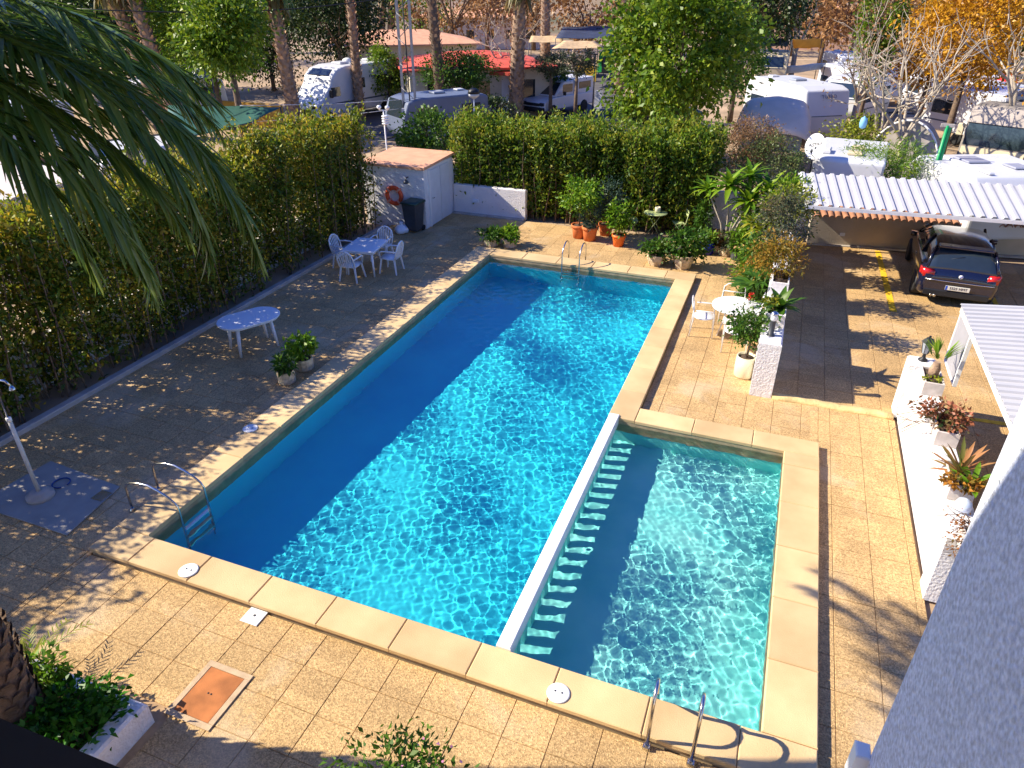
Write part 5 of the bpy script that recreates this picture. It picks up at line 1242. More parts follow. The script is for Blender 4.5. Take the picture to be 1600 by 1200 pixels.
pickup('white pickup with hard canopy and rear door open beyond the far hedge', p - fwd * 4.4, rz)

# ------------------------------------------------------------------ right-hand camp pitches
p = far(1330, 205, 38.5); p.z = 0
rz = heading(p, R(-38)); caravan('large white caravan with dark front window and blue shade beside the bare trees', p, rz, 5.6, M_RV, 'TURBO', 2.75, 2.3)
c_ = [o for o in bpy.data.objects if o.get('label', '').startswith('large white caravan')][0]
fwd = Vector((-math.sin(rz), math.cos(rz), 0)); e = far(1288, 190, 37.5); c_.location = (e.x - fwd.x * 5.5, e.y - fwd.y * 5.5, 0)
cv = thing('covered_trailer', 'trailer tent under a pale sun-bleached cover behind the reddish shrub', 'trailer', (0, 0, 0))
q0 = far(1146, 205, 33.5); q1 = far(1268, 205, 33.5); a = Vector((q0.x, q0.y, 0)); b = Vector((q1.x, q1.y, 0)); u = (b - a).normalized(); v = Vector((-u.y, u.x, 0)); Lc = (b - a).length
rg = []
for t, z, ins in ((-1.0, 1.35, 0.0), (-.8, 1.6, .03), (-.1, 2.05, .10), (.7, 2.40, .22), (1.9, 2.48, .30), (2.5, 2.3, .2), (2.9, 1.6, .05)):
    row = []
    for i in range(13):
        s_ = i / 12; sag = .03 * math.sin(math.pi * s_) if t > .2 else .12 * (1 - abs(2 * s_ - 1)); edge = .22 * (abs(2 * s_ - 1) ** 8)
        x = ins + (Lc - 2 * ins) * s_; row.append(a + u * x + v * t + Vector((0, 0, z + sag - edge + .04 * math.sin(9 * s_ + 5 * t))))
    rg.append(row)
m = MB(); m.loft(rg, False, False, True); o = m.build('cover', mat('bleached_cover', (.72, .62, .52), .85, .08, 1.5, .4, 5), cv); sd = o.modifiers.new('t', 'SOLIDIFY'); sd.thickness = .02
m = MB(); m.loft([[a + u * .3 + v * .3 + Vector((0, 0, .5)), b - u * .3 + v * .3 + Vector((0, 0, .5)), b - u * .3 + v * 2.4 + Vector((0, 0, .5)), a + u * .3 + v * 2.4 + Vector((0, 0, .5))], [a + u * .3 + v * .45 + Vector((0, 0, 1.9)), b - u * .3 + v * .45 + Vector((0, 0, 1.9)), b - u * .3 + v * 2.4 + Vector((0, 0, 1.9)), a + u * .3 + v * 2.4 + Vector((0, 0, 1.9))]], True, True, False); m.build('trailer_box', M_RVG, cv)
dup(bpy.data.objects['parked_car'], at(985, 186), heading(at(985, 186), R(-60)), 'dark blue car half hidden under the big green tree')
p = far(1300, 135, 52); p.z = 0; rz = heading(p, R(-25)); caravan('white caravan with two roof hatches further back behind the bare trees', p, rz, 4.6, M_RV, H_=2.6)
p = far(1300, 120, 62); p.z = 0; rz = heading(p, R(-20)); caravan('small white caravan farthest back on the right pitches', p, rz, 4.2, M_RV)
p = far(1204, 115, 58); p.z = 0; rz = heading(p, R(0)); fwd = Vector((-math.sin(rz), math.cos(rz), 0)); caravan('old cream caravan facing the lane under an awning roof', p - fwd * 4.2, rz, 4.2, M_RVC, H_=2.5)
def canopy(name, label, pts, z, material, cat='awning', legs=True, sag=.15, group=None):
    """cloth stretched between corner points, on poles"""
    root = thing(name, label, cat, (0, 0, 0), 0, group)
    P = [Vector(q) for q in pts]; n = 8; rows = []
    for i in range(n + 1):
        t = i / n; l = P[0] * (1 - t) + P[3] * t; r = P[1] * (1 - t) + P[2] * t
        rows.append([l * (1 - j / n) + r * (j / n) + Vector((0, 0, -sag * math.sin(math.pi * t) * math.sin(math.pi * j / n) + .02 * math.sin(7 * t + 11 * j / n))) for j in range(n + 1)])
    m = MB(); m.loft(rows, False, False, True); o = m.build('cloth', material, root); s = o.modifiers.new('t', 'SOLIDIFY'); s.thickness = .015
    if legs:
        for q in P: MB().tube([(q.x, q.y, -.05), (q.x, q.y, q.z)], .03, 6).build('pole', M_GREY, root)
    return root
M_TARP = mat('green_tarp', (.035, .11, .085), .45, .15, 1.2, .3, 6)
canopy('tarpaulin', 'large dark green tarpaulin stretched over a pitch beyond the long hedge', [at(262, 222, 2.0), at(395, 190, 2.3), at(438, 167, 2.6), at(262, 165, 2.6)], 0, M_TARP, 'tarpaulin', group='green tarpaulins')
canopy('tarpaulin', 'smaller grey-green tarpaulin further back between the twin palm trunks', [at(250, 122, 2.8), at(330, 122, 2.8), at(318, 108, 3.2), at(250, 92, 3.4)], 0, mat('grey_tarp', (.16, .22, .21), .5, .12, 1.5), 'tarpaulin', group='green tarpaulins')
canopy('awning', 'blue shaded awning in front of the white caravans on the right', [at(1226, 116, 2.2), at(1285, 108, 2.2), at(1290, 98, 2.7), at(1230, 104, 2.7)], 0, mat('blue_awning', (.10, .16, .34), .6, .1, 2), group='camp awnings')
canopy('awning', 'long dark navy awning roof far back above the lane', [at(868, 60, 3.0), at(960, 60, 3.0), at(955, 40, 3.6), at(880, 42, 3.4)], 0, mat('navy_awning', (.03, .04, .075), .6, .2, 1), group='camp awnings')
canopy('awning', 'tan thatched awning roof below the navy one', [at(862, 76, 2.6), at(945, 75, 2.6), at(930, 64, 2.9), at(880, 64, 2.9)], 0, mat('tan_awning', (.52, .36, .20), .9, .2, 4), group='camp awnings')
canopy('awning', 'tan awning roof beside the far palm trunk on the lane', [at(826, 66, 2.6), at(882, 66, 2.6), at(876, 56, 2.9), at(830, 56, 2.9)], 0, MATS['tan_awning'], group='camp awnings')
canopy('awning', 'dark awning roof with teal edge over the old cream caravan', [at(1180, 72, 2.9), at(1232, 72, 2.9), at(1230, 60, 3.3), at(1176, 58, 3.3)], 0, mat('olive_awning', (.10, .10, .07), .8, .2, 2), group='camp awnings')
canopy('awning', 'orange awning cloth behind the old cream caravan', [at(1240, 76, 2.9), at(1288, 74, 2.9), at(1285, 60, 3.5), at(1238, 62, 3.5)], 0, mat('orange_awning', (.55, .26, .03), .7, .12, 2), group='camp awnings')
# white campervan directly behind the parking wall, with dish
vb = thing('campervan', 'white campervan with roof hatches behind the parking wall', 'van', (1.75, 24.0, 0), R(-6), 'motorhomes and caravans on the camp site')
body(vb, 'body', [(0, .4), (0, 2.2), (.1, 2.3), (3.4, 2.3), (4.0, 2.1), (4.7, 1.3), (5.2, 1.1), (5.3, .4)], 2.05, M_RV, .10)
roof_box(vb, 'roof_hatch', (.1, .75, 2.302), (.42, .34, .10), M_RVC); roof_box(vb, 'roof_hatch', (.15, 1.75, 2.302), (.42, .34, .10), M_RVC); roof_box(vb, 'roof_box', (-.75, .8, 2.302), (.3, .6, .12), M_RV)
side_windows(vb, 2.05, [(.5, 1.6, 1.2, 1.75)])
for s in (-1, 1): wheel(vb, s * .9, .9, .33, .2, s); wheel(vb, s * .9, 4.3, .33, .2, s)
ds = thing('satellite_dish', 'white oval satellite dish with black lettering on a pole behind the carport', 'satellite dish', (.72, 23.9, 0))
dc_ = Vector((0, 0, 2.62)); nrm = (Vector((-1.2, -24.2, 9.0)) + Vector((-9, 2, 2))).normalized()
M = Matrix.Translation(dc_) @ nrm.to_track_quat('Z', 'Y').to_matrix().to_4x4() @ Matrix.Rotation(R(18), 4, 'Z')
m = MB(); m.lathe([(.001, -.06), (.15, -.05), (.27, -.02), (.345, .02), (.355, .02), (.28, -.035), (.15, -.068), (.001, -.078)], (0, 0, 0), 28, .86, 1.12); m.v = [tuple(M @ Vector(q)) for q in m.v]; m.build('dish', M_PAINT, ds)
MB().tube([(0, .05, 0), (0, .05, 2.5), (.02, .03, 2.6)], .025, 8).build('mast', M_GREY, ds)
MB().tube([tuple(M @ Vector((0, -.36, -.02))), tuple(M @ Vector((0, -.30, .34)))], .012, 6).build('feed_arm', M_GREY, ds)
MB().lathe([(.03, 0), (.04, .04), (.03, .10)], tuple(M @ Vector((0, -.28, .32))), 10).build('receiver', M_GREY, ds)
lt = ob('lettering', text_mesh('ASTRA', .14), M_BLACK, ds); lt.matrix_local = M @ Matrix.Translation((0, .07, -.030))
# big white roof and dark RV on the right
wr = thing('caravan', 'big white caravan roof with rooflights just behind the carport', 'caravan', far(1590, 300, 24.6).xy.to_3d(), R(24), 'motorhomes and caravans on the camp site')
body(wr, 'body', [(-.4, .5), (-.4, 1.8), (0, 2.22), (2.8, 2.26), (3.1, 2.0), (3.1, .5)], 2.9, M_RV, .10)
roof_box(wr, 'rooflight', (-.3, 1.9, 2.25), (.7, .8, .06), mat('rooflight_grey', (.30, .31, .38), .4, .05, 4)); roof_box(wr, 'roof_rib', (-.85, 1.4, 2.24), (.16, 2.6, .07), M_RV); roof_box(wr, 'rooflight', (.5, 1.0, 2.24), (.5, .6, .06), MATS['rooflight_grey'])
p = far(1548, 240, 32.0); p.z = 0; rz = heading(p, R(14)); fwd = Vector((-math.sin(rz), math.cos(rz), 0))
rvd = thing('motorhome', 'dark old motorhome with taupe hood cover and wide windscreen at the right', 'motorhome', p - fwd * 6.6, rz, 'motorhomes and caravans on the camp site')
body(rvd, 'body', [(0, .5), (0, 2.9), (.2, 3.02), (5.9, 3.02), (6.35, 2.9), (6.55, 1.5), (6.65, .5)], 2.3, mat('weathered_rv', (.26, .23, .20), .8, .35, 2.2, .4, 6), .10)
end_panel(rvd, 'hood_cover', (6.42, 2.42), (6.32, 2.98), 2.2, 2.2, M_TAUPE, .06)
end_panel(rvd, 'windscreen', (6.52, 1.65), (6.43, 2.38), 2.1, 2.1, M_GLASS, .04)
end_panel(rvd, 'front_panel', (6.62, .6), (6.53, 1.58), 2.1, 2.1, M_RVC, .04)
side_windows(rvd, 2.3, [(4.6, 5.7, 1.5, 2.4), (1.0, 3.4, 1.3, 2.4)])
for s in (-1, 1): wheel(rvd, s * 1.0, 5.4, .36, .22, s); wheel(rvd, s * 1.0, 1.4, .36, .22, s); MB().bbox((s * 1.3 - .1, 6.3, 1.9), (s * 1.3 + .1, 6.45, 2.35), .04).build('wing_mirror', M_RVC, rvd)
roof_box(rvd, 'roof_hatch', (.7, 4.9, 3.022), (.5, .4, .14), M_PAINT); roof_box(rvd, 'roof_rack', (-.1, 3.2, 3.022), (1.4, 2.2, .06), M_GREY)
tn = thing('dome_tent', 'grey dome tent with pale arched pole in front of the bare trees', 'tent', far(1425, 215, 32).xy.to_3d(), heading(far(1425, 215, 32), R(8)))
m = MB(); prof = [(1.35 * math.cos(a), 2.55 * math.sin(a) ** .8) for a in np.linspace(0.02, math.pi - .02, 17)]
m.loft([[(x * k_, y_, z * k_) for x, z in prof] for y_, k_ in ((1.2, .98), (.4, 1.0), (-.8, .85), (-1.6, .45))], False, False, True); m.build('fly_sheet', mat('tent_grey', (.24, .22, .22), .7, .12, 3), tn)
m = MB(); m.add([(x * .98, 1.18, z * .98) for x, z in prof], [tuple(range(17))]); m.build('door_panel', mat('tent_beige', (.42, .38, .34), .7, .15, 3), tn)
MB().tube([(x, 1.22, z) for x, z in prof], .04, 6).build('pole', M_PAINT, tn); MB().box((-.04, 1.2, 0), (.04, 1.23, 2.5)).build('door_seam', M_GREY, tn)
gp_ = far(1456, 280, 25.5); gt = far(1473, 192, 25.5)
t = thing('green_post', 'bright green metal post with cross plate beside the dark motorhome', 'post', (gp_.x, gp_.y, 0))
MB().tube([(0, 0, -.05), (0, 0, 3.25)], .05, 8).build('post', mat('bright_green', (.01, .30, .10), .4, .05, 4), t); MB().bbox((.05, -.02, 1.0), (.12, .02, 3.25), .006).build('flange', MATS['bright_green'], t); MB().bbox((-.18, -.03, 3.2), (.18, .03, 3.30), .008).build('cross_plate', M_CONC, t)
t = thing('hanging_lantern', 'pale blue hanging lantern on the bush left of the tent', 'lantern', far(1349, 192, 28))
MB().lathe([(.02, -.19), (.10, -.15), (.125, 0), (.10, .15), (.03, .19), (.02, .22)], (0, 0, 0), 14).build('shade', mat('sky_blue', (.22, .48, .68), .6, .05, 4), t); MB().tube([(0, 0, .2), (0, 0, .5)], .008, 5).build('cord', M_BLACK, t)
p = far(1566, 152, 47); t = thing('red_tent', 'small bright red tent behind the dark motorhome', 'tent', (p.x, p.y, 0))
m = MB(); m.loft([[(-.7, -.8, 0), (-.68, -.8, 1.9), (0, -.8, 2.95), (.68, -.8, 1.9), (.7, -.8, 0)], [(-.7, .8, 0), (-.68, .8, 1.9), (0, .8, 2.95), (.68, .8, 1.9), (.7, .8, 0)]], True, True, False); m.build('cloth', mat('red_cloth', (.62, .03, .025), .6, .1, 3), t); MB().box((-.04, -.82, 0), (.04, -.805, 2.6)).build('zip', M_BLACK, t)
for (px, py, D, th_, L, lab) in ((1470, 150, 44, -50, 5.0, 'white caravan in blue shade left of the golden tree'), (1575, 120, 50, 60, 5.0, 'white caravan glimpsed under the golden leaves at the right edge'), (1365, 135, 48, 20, 4.4, 'white caravan behind the tangle of bare branches'), (1508, 150, 47, -35, 4.8, 'white caravan end in shade behind the dark motorhome roof'), (1430, 140, 56, 60, 5.0, 'pale caravan far behind the dome tent')):
    p = far(px, py, D); p.z = 0; caravan(lab, p, heading(p, R(th_)), L, M_RV, H_=2.5)
for (px, py, D, th_, L, lab) in ((300, 225, 30, 75, 3.4, 'white trailer parked under the green tarpaulin'), (350, 150, 46, 80, 5.0, 'white caravan behind the leafy tree on the left'), (95, 175, 40, 60, 5.2, 'white caravan glimpsed through the palm fronds'), (30, 130, 50, 50, 5.2, 'white caravan at the far left edge behind the fronds')):
    p = far(px, py, D); p.z = 0; caravan(lab, p, heading(p, R(th_)), L, M_RV, H_=2.4 if px != 300 else 1.9)

# ------------------------------------------------------------------ buildings
def house(label, p, rz, w, d, h, wallm, roofm, roof='hip', rh=.8, cols=0, windows=True, cat='building'):
    b = thing('bungalow', label, cat, p, rz)
    MB().box((-w / 2, -d / 2, -.05), (w / 2, d / 2, h)).build('wall', wallm, b)
    o = .45
    m = MB(); A = [(-w / 2 - o, -d / 2 - o, h + .003), (w / 2 + o, -d / 2 - o, h + .003), (w / 2 + o, d / 2 + o, h + .003), (-w / 2 - o, d / 2 + o, h + .003)]
    k = min(w, d) / 2
    if roof == 'hip': m.loft([A, [(x, y, z + .1) for x, y, z in A], [(-w / 2 + k, -d / 2 + k, h + rh), (w / 2 - k, -d / 2 + k, h + rh), (w / 2 - k, d / 2 - k + .01, h + rh), (-w / 2 + k, d / 2 - k + .01, h + rh)]], True, True, False)
    else: m.loft([A, [(x, y, z + .18) for x, y, z in A]], True, True, False)
    m.build('roof', roofm, b)
    if windows:
        n = max(1, int(w / 2.2))
        for i in range(n):
            x = -w / 2 + (i + .5) * w / n; wd = MB().box((x - .45, -d / 2 - .03, 1.0), (x + .45, -d / 2 - .002, 2.0)).build('window', M_GLASS, b); MB().bbox((x - .52, -d / 2 - .06, .92), (x + .52, -d / 2 - .003, .995), .005).build('sill', M_PAINT, wd)
    for i in range(cols):
        x = -w / 2 + .3 + i * (w - .6) / max(1, cols - 1); MB().bbox((x - .15, -d / 2 - 1.6, -.05), (x + .15, -d / 2 - 1.3, h), .02).build('column', M_PAINT, b)
    return b
M_REDROOF = mat('red_roof', (.62, .10, .065), .8, .12, 1.2, .2, 20)
p = at(735, 100, 2.6); p.z = 0
house('camp bar with a broad red roof behind the clipped tree', p, R(0) + math.atan2(p.y, p.x) - math.pi / 2 + R(12), 8.2, 6.2, 2.6, mat('cream_wall', (.62, .56, .44), .9, .08, 2), M_REDROOF, 'hip', .75)
p = at(790, 140, 1.2); p.z = 0
house('white flat-roofed store beside the palm trunk next to the red roof', p, math.atan2(p.y, p.x) - math.pi / 2 - R(25), 2.6, 4.4, 2.3, M_WHITE, M_REDROOF, 'flat', cols=0)
p = at(628, 66, 2.8); p.z = 0
house('long building with an orange terracotta roof far behind the mast', p, math.atan2(p.y, p.x) - math.pi / 2 + R(6), 10.5, 7.0, 2.8, M_RVC, M_TERRAROOF, 'hip', .9)
p = far(20, 330, 21.5); p.z = 0
house('pale flat-roofed house at the left edge seen through palm fronds', p + Vector((-1.6, .6, 0)), R(4), 3.0, 3.2, 2.2, mat('pale_wall', (.66, .60, .56), .9, .05, 2), mat('pale_roof', (.62, .55, .50), .9, .08, 2), 'flat')
p = far(750, 38, 95); p.z = 0
house('white house far back below the rusty trees', p, math.atan2(p.y, p.x) - math.pi / 2, 14, 7, 3.2, M_WHITE, M_TERRAROOF, 'hip', 1.0)
p = far(1270, 48, 100); p.z = 0
house('pinkish house far back right of the big green tree', p, math.atan2(p.y, p.x) - math.pi / 2, 12, 7, 3.6, mat('pink_wall', (.55, .36, .28), .9, .08, 1), M_TERRAROOF, 'hip', 1.0)
gp_ = at(948, 112); t = thing('market_tent', 'small vivid green tent at the end of the lane', 'tent', gp_)
m = MB(); m.loft([[(-.7, -.7, 0), (.7, -.7, 0), (.7, .7, 0), (-.7, .7, 0)], [(-.6, -.6, 1.5), (.6, -.6, 1.5), (.6, .6, 1.5), (-.6, .6, 1.5)], [(-.05, -.05, 2.1), (.05, -.05, 2.1), (.05, .05, 2.1), (-.05, .05, 2.1)]], True, True, False); m.build('cloth', mat('vivid_green', (.015, .36, .08), .6, .08, 3), t); MB().box((-.3, -.72, 0), (.3, -.69, 1.2)).build('doorway', M_BLACK, t)
yp_ = at(914, 126); tag(MB().bbox((-.9, -.1, -.05), (.9, .1, 1.1), .02).build('yellow_fence', mat('yellow_paint', (.70, .46, .03), .7, .1, 3), loc=yp_), 'short yellow fence panel beside the lane', 'fence')
p = far(370, 165, 44); p.z = 0; tag(MB().bbox((-3, -.1, -.05), (3, .1, 1.2), .02).build('ochre_wall', mat('ochre', (.62, .34, .06), .85, .1, 2), loc=p), 'low ochre wall behind the leafy tree on the left', 'wall')
t = thing('bin_shelter', 'dark shelter with pale top beside the pickup', 'shelter', at(880, 150)); MB().bbox((-.7, -.5, -.02), (.7, .5, 1.6), .02).build('body', M_BLACK, t); MB().bbox((-.8, -.6, 1.603), (.8, .6, 1.72), .02).build('top', M_PAINT, t)

# ------------------------------------------------------------------ masts, lamps and cables
pb_ = at(645, 236); t = thing('lattice_mast', 'tall grey steel lattice mast rising behind the shed', 'mast', pb_, R(20))
for sx in (-.27, .27):
    for sy in (-.14, .14): MB().box((sx - .035, sy - .035, -.05), (sx + .035, sy + .035, 9.5)).build('leg', mat('galvanised', (.40, .38, .36), .5, .12, 6), t)
for k in range(18):
    z = .3 + .5 * k; s = 1 if k % 2 else -1
    MB().tube([(-.27 * s, -.175, z), (.27 * s, -.175, z + .5)], .016, 5).build('diagonal_brace', MATS['galvanised'], t)
MB().bbox((-.34, -.32, 1.2), (.06, -.18, 1.95), .01).build('meter_box', M_SHEET, t); MB().tube([(.06, -.22, 0), (.05, -.22, 4), (0, -.22, 9.4)], .03, 6).build('conduit', M_BLACK, t)
t = thing('weather_station', 'thin white pole with a weather station above the hedge end', 'weather station', far(604, 230, 25.5).xy.to_3d())
MB().tube([(0, 0, 0), (0, 0, 3.2)], .025, 8).build('pole', M_PAINT, t); MB().tube([(-.16, 0, 3.2), (.16, 0, 3.2)], .012, 6).build('cross_arm', M_PAINT, t)
for i in range(4): MB().lathe([(.11, 2.75 + .08 * i), (.12, 2.77 + .08 * i), (.11, 2.79 + .08 * i)], (.04, 0, 0), 12).build('shield_plate', M_PAINT, t)
for s in (-.16, .16): MB().lathe([(.01, 3.2), (.08, 3.27), (.07, 3.33), (.02, 3.35)], (s, 0, 0), 10).build('cup', M_PAINT, t)
def globe_lamp(label, p, h): 
    t = thing('globe_lamp', label, 'street lamp', p, 0, 'camp lamps'); MB().tube([(0, 0, -.05), (0, 0, h)], [.05, .035], 8).build('pole', M_PAINT, t)
    MB().lathe([(.08, h), (.25, h + .12), (.27, h + .22)], (0, 0, 0), 16).build('bowl', mat('lamp_bowl', (.55, .56, .58), .3, .05, 5), t); MB().lathe([(.28, h + .222), (.24, h + .36), (.12, h + .44), (.001, h + .46)], (0, 0, 0), 16).build('hood', M_BLACK, t)
p = far(741, 180, 34); globe_lamp('globe lamp with dark hood above the far hedge', Vector((p.x, p.y, 0)), 2.35)
p = far(232, 140, 50); globe_lamp('globe lamp with dark hood beside the twin palm trunks', Vector((p.x, p.y, 0)), 2.6)
for px, py, h, lab in ((925, 186, 3.4, 'thin dark lamp post at the edge of the lane'), (932, 112, 3.4, 'pale thin post at the far end of the lane')):
    p = at(px, py); t = thing('lane_post', lab, 'post', p); MB().tube([(0, 0, -.05), (0, 0, h)], .04, 8).build('pole', M_GREY if px == 925 else M_RVC, t); MB().bbox((-.25, -.05, h), (.15, .05, h + .07), .01).build('head', M_GREY, t)
t = thing('info_board', 'white notice board on a dark post at the lane corner', 'sign', at(928, 184)); MB().tube([(0, 0, -.05), (0, 0, 1.5)], .04, 8).build('post', M_BLACK, t); MB().bbox((-.02, -.04, .5), (.42, .0, 1.5), .01).build('board', M_PAINT, t)
c0, c1 = far(120, 14, 34), far(640, -8, 36); pts = [c0 * (1 - s) + c1 * s + Vector((0, 0, -.35 * math.sin(math.pi * s))) for s in np.linspace(0, 1, 14)]
tag(MB().tube(pts, .022, 5).build('overhead_cable', M_BLACK), 'black overhead cable crossing the top left', 'cable')
for k, (a_, b_) in enumerate((((375, 165), (640, 155)), ((400, 190), (640, 168)))):
    q0, q1 = far(*a_, 31), far(*b_, 35); tag(MB().tube([q0, (q0 + q1) / 2 + Vector((0, 0, -.08)), q1], .012, 4).build('guy_rope', M_PAINT), ('upper' if k == 0 else 'lower') + ' pale guy rope stretched from the green tarpaulin towards the mast', 'rope')

# ------------------------------------------------------------------ palms on the camp
def fan_crown(parent, h, seed, skirt=True, nf=26):
    rng = np.random.default_rng(seed); m = MB(); sk = MB()
    for k in range(nf):
        az = k * 2.39996; el = -.5 + 1.7 * (k / nf); L = 1.1 * rng.uniform(.85, 1.1); c = Vector((math.cos(az) * math.cos(el), math.sin(az) * math.cos(el), math.sin(el))) * .8 + Vector((0, 0, h))
        for q in np.linspace(-1.1, 1.1, 9): blade(m, c, az + q * .8, el - .25 - .25 * abs(q), L * (1 - .18 * abs(q)), .09, .8, 3)
    for k in range(46 if skirt else 0):
        az = rng.uniform(0, 6.28); z = h - rng.uniform(.1, .9); blade(sk, (.22 * math.cos(az), .22 * math.sin(az), z), az, -.9, rng.uniform(.9, 1.5), .22, .5, 3)
    m.build('crown', L_PALM, parent)
    if skirt: sk.build('dry_skirt', leafmat('dry_frond', (.10, .10, .03), (.20, .16, .05), (.30, .24, .10)), parent)
def camp_palm(label, px, py, h, lean_px, r=.24, seed=1, skirt=True, rough=True, barkm=None):
    p = at(px, py); D = math.hypot(p.x, p.y); top = far(lean_px, 5, D); lean = Vector((top.x - p.x, top.y - p.y, 0)) * (h / max(.1, top.z))
    t = thing('fan_palm', label, 'palm tree', p, 0, 'fan palms on the camp site')
    prof = [0, .1, .35, .65, 1.0]; pts = [lean * (s ** 1.2) + Vector((0, 0, h * s - (.1 if s == 0 else 0))) for s in prof]
    MB().tube(pts, [r * 1.25, r * 1.05, r, r * .9, r * .8], 12).build('trunk', barkm or M_PALMBARK, t)
    rng = np.random.default_rng(seed); st = MB()
    for i in range(230 if rough else 0):
        s = i / 230; c = lean * (s ** 1.2) + Vector((0, 0, h * s)); a = i * 2.39996 + rng.uniform(-.2, .2); n_ = Vector((math.cos(a), math.sin(a), .5)); sd = Vector((-math.sin(a), math.cos(a), 0)); rr = r * (1.05 - .2 * s); b0 = c + Vector((math.cos(a), math.sin(a), 0)) * rr
        st.add([b0 - sd * .09, b0 + sd * .09, b0 + sd * .05 + n_ * .12 + Vector((0, 0, .10)), b0 - sd * .05 + n_ * .12 + Vector((0, 0, .10))], [(0, 1, 2, 3)])
    if rough: stuff(st.build('leaf_bases', mat('palm_boots', (.46, .30, .19), .95, .3, 5, island=.5), t))
    cr = bpy.data.objects.new('head', None)
    COL.objects.link(cr); cr.parent = t; cr.location = lean; fan_crown(cr, h, seed, skirt)
    for ch in list(cr.children): ch.parent = t; ch.location = lean
    bpy.data.objects.remove(cr)
    return t
camp_palm('leaning palm trunk with shaggy bark left of the white motorhome', 466, 212, 7.0, 426, .33, 201)
camp_palm('palm trunk, left of the twin pair at the upper left', 262, 212, 7.4, 180, .33, 202)
camp_palm('palm trunk, right of the twin pair at the upper left', 284, 216, 7.8, 210, .31, 203)
camp_palm('slim palm trunk standing right beside the motorhome rear', 564, 186, 8.0, 548, .24, 204)
camp_palm('dark slim palm trunk right of the lattice mast', 692, 196, 8.5, 674, .27, 205, barkm=M_BARK)
camp_palm('thick palm trunk beside the white pickup', 806, 186, 7.2, 812, .40, 206)
camp_palm('palm trunk just right of the thick one beyond the pickup', 852, 110, 7.6, 852, .42, 207)
camp_palm('pale straight palm trunk at the left of the big green tree', 966, 145, 9.0, 972, .30, 208)
camp_palm('short far palm with full crown behind the orange roof, left', 594, 80, 6.3, 598, .5, 209)
camp_palm('short far palm with full crown behind the orange roof, right', 612, 80, 6.6, 612, .42, 210)

# ------------------------------------------------------------------ trees and shrubs of the camp
def ctree(label, px, ytop, ybot, D, rx, mt, seed, n, leaf, cx=None, ry=None, tr=.14, width=.55, clumps=60, bark=None, spread=.22, shell=.5, group='camp site trees', name='tree', droop=.25):
    a, b = far(px, ytop, D), far(px, ybot, D); base = Vector((a.x, a.y, 0)); zc = (a.z + b.z) / 2; rz_ = (a.z - b.z) / 2
    return tree(name, label, base, a.z, tr, (0, 0, zc), (rx, ry or rx, rz_), mt, seed, n, leaf, width, clumps, bark, 'tree', group, spread, shell, droop=droop)
ctree('big bright green leafy tree rising behind the far hedge', 1082, -60, 205, 33, 3.05, L_TREE, 301, 13500, .25, tr=.16, clumps=64, spread=.21, shell=.4)
ctree('green tree with sunlit yellowish leaves behind the tarpaulin', 300, -60, 138, 43, 3.2, L_TREE, 302, 9000, .22, clumps=80, spread=.18)
ctree('dark evergreen tree above the motorhome', 512, -80, 100, 52, 3.2, L_DARK, 303, 12000, .22, clumps=70, spread=.26, shell=.3)
ctree('dark evergreen tree left of the leaning palm', 395, -70, 130, 58, 3.0, L_DARK, 304, 10000, .22, clumps=60, spread=.26, shell=.3)
ctree('small yellow-green tree in front of the orange roof', 602, 74, 146, 46, 1.25, L_TREE, 305, 3200, .17, tr=.07, clumps=34)
ctree('clipped dark green tree with flat top in front of the red roof', 716, 82, 140, 42, 1.9, L_GREEN, 306, 6500, .14, tr=.1, clumps=60, spread=.24, shell=.4)
ctree('golden autumn tree at the upper right corner', 1560, -60, 150, 37, 2.4, L_GOLD, 307, 8500, .17, tr=.14, clumps=80, spread=.18)
ctree('slender green poplar-like tree above the bare branches', 1405, -80, 130, 41, 1.0, L_TREE, 308, 5000, .17, tr=.1, clumps=60, spread=.22)
ctree('dark tree right behind the big green tree', 1205, -60, 70, 60, 3.4, L_DARK, 309, 6500, .26, clumps=60, spread=.24, shell=.35)
ctree('small grey-green olive tree beside the pickup', 862, 82, 118, 43, .95, L_OLIVE, 310, 2600, .10, tr=.10, clumps=34)
ctree('small grey-green olive tree right of the pickup', 903, 78, 120, 42, 1.1, L_OLIVE, 311, 2800, .10, tr=.10, clumps=34)
ctree('round bright bush-like tree behind the pickup', 868, 98, 130, 45, .8, L_GREEN, 312, 1500, .12, tr=.06)
ctree('leafy climber-covered shrub around the mast foot', 668, 175, 240, 30, 1.25, L_GREEN, 313, 2600, .16, tr=.05)
ctree('dark clipped shrub below the globe lamp', 762, 152, 190, 37, 1.5, L_DARK, 314, 3000, .12, tr=.05, shell=.3)
ctree('grey-green shrub under the smaller tarpaulin', 285, 128, 172, 47, 1.6, L_OLIVE, 315, 2200, .16, tr=.05)
bush('large_shrub', 'big rounded green shrub with a reddish top behind the whorled shrubs', far(1190, 300, 23.6).xy.to_3d(), leafmat('shrub_mix', (.05, .10, .03), (.11, .165, .045), (.22, .20, .07)), 316, 9000, (0, .1, 1.75), (1.25, 1.0, 1.15), .075, .5, 90, spread=.17, shell=.55, stems=12)
bush('large_shrub', 'rust-tinged fluffy shrub top beside the far hedge end', far(1165, 240, 24.6).xy.to_3d(), leafmat('rust_mix', (.10, .09, .04), (.26, .15, .07), (.38, .20, .10)), 317, 6000, (0, 0, 2.55), (1.15, .8, .75), .08, .35, 60, spread=.2, shell=.5, stems=12)
bush('feathery_shrub', 'feathery bright green shrub behind the carport', far(1375, 270, 25.0).xy.to_3d(), leafmat('feather', (.05, .13, .008), (.12, .24, .012), (.30, .36, .02)), 318, 5200, (0, 0, 2.0), (1.35, 1.0, .72), .16, .16, 60, spread=.24, shell=.4, stems=10)
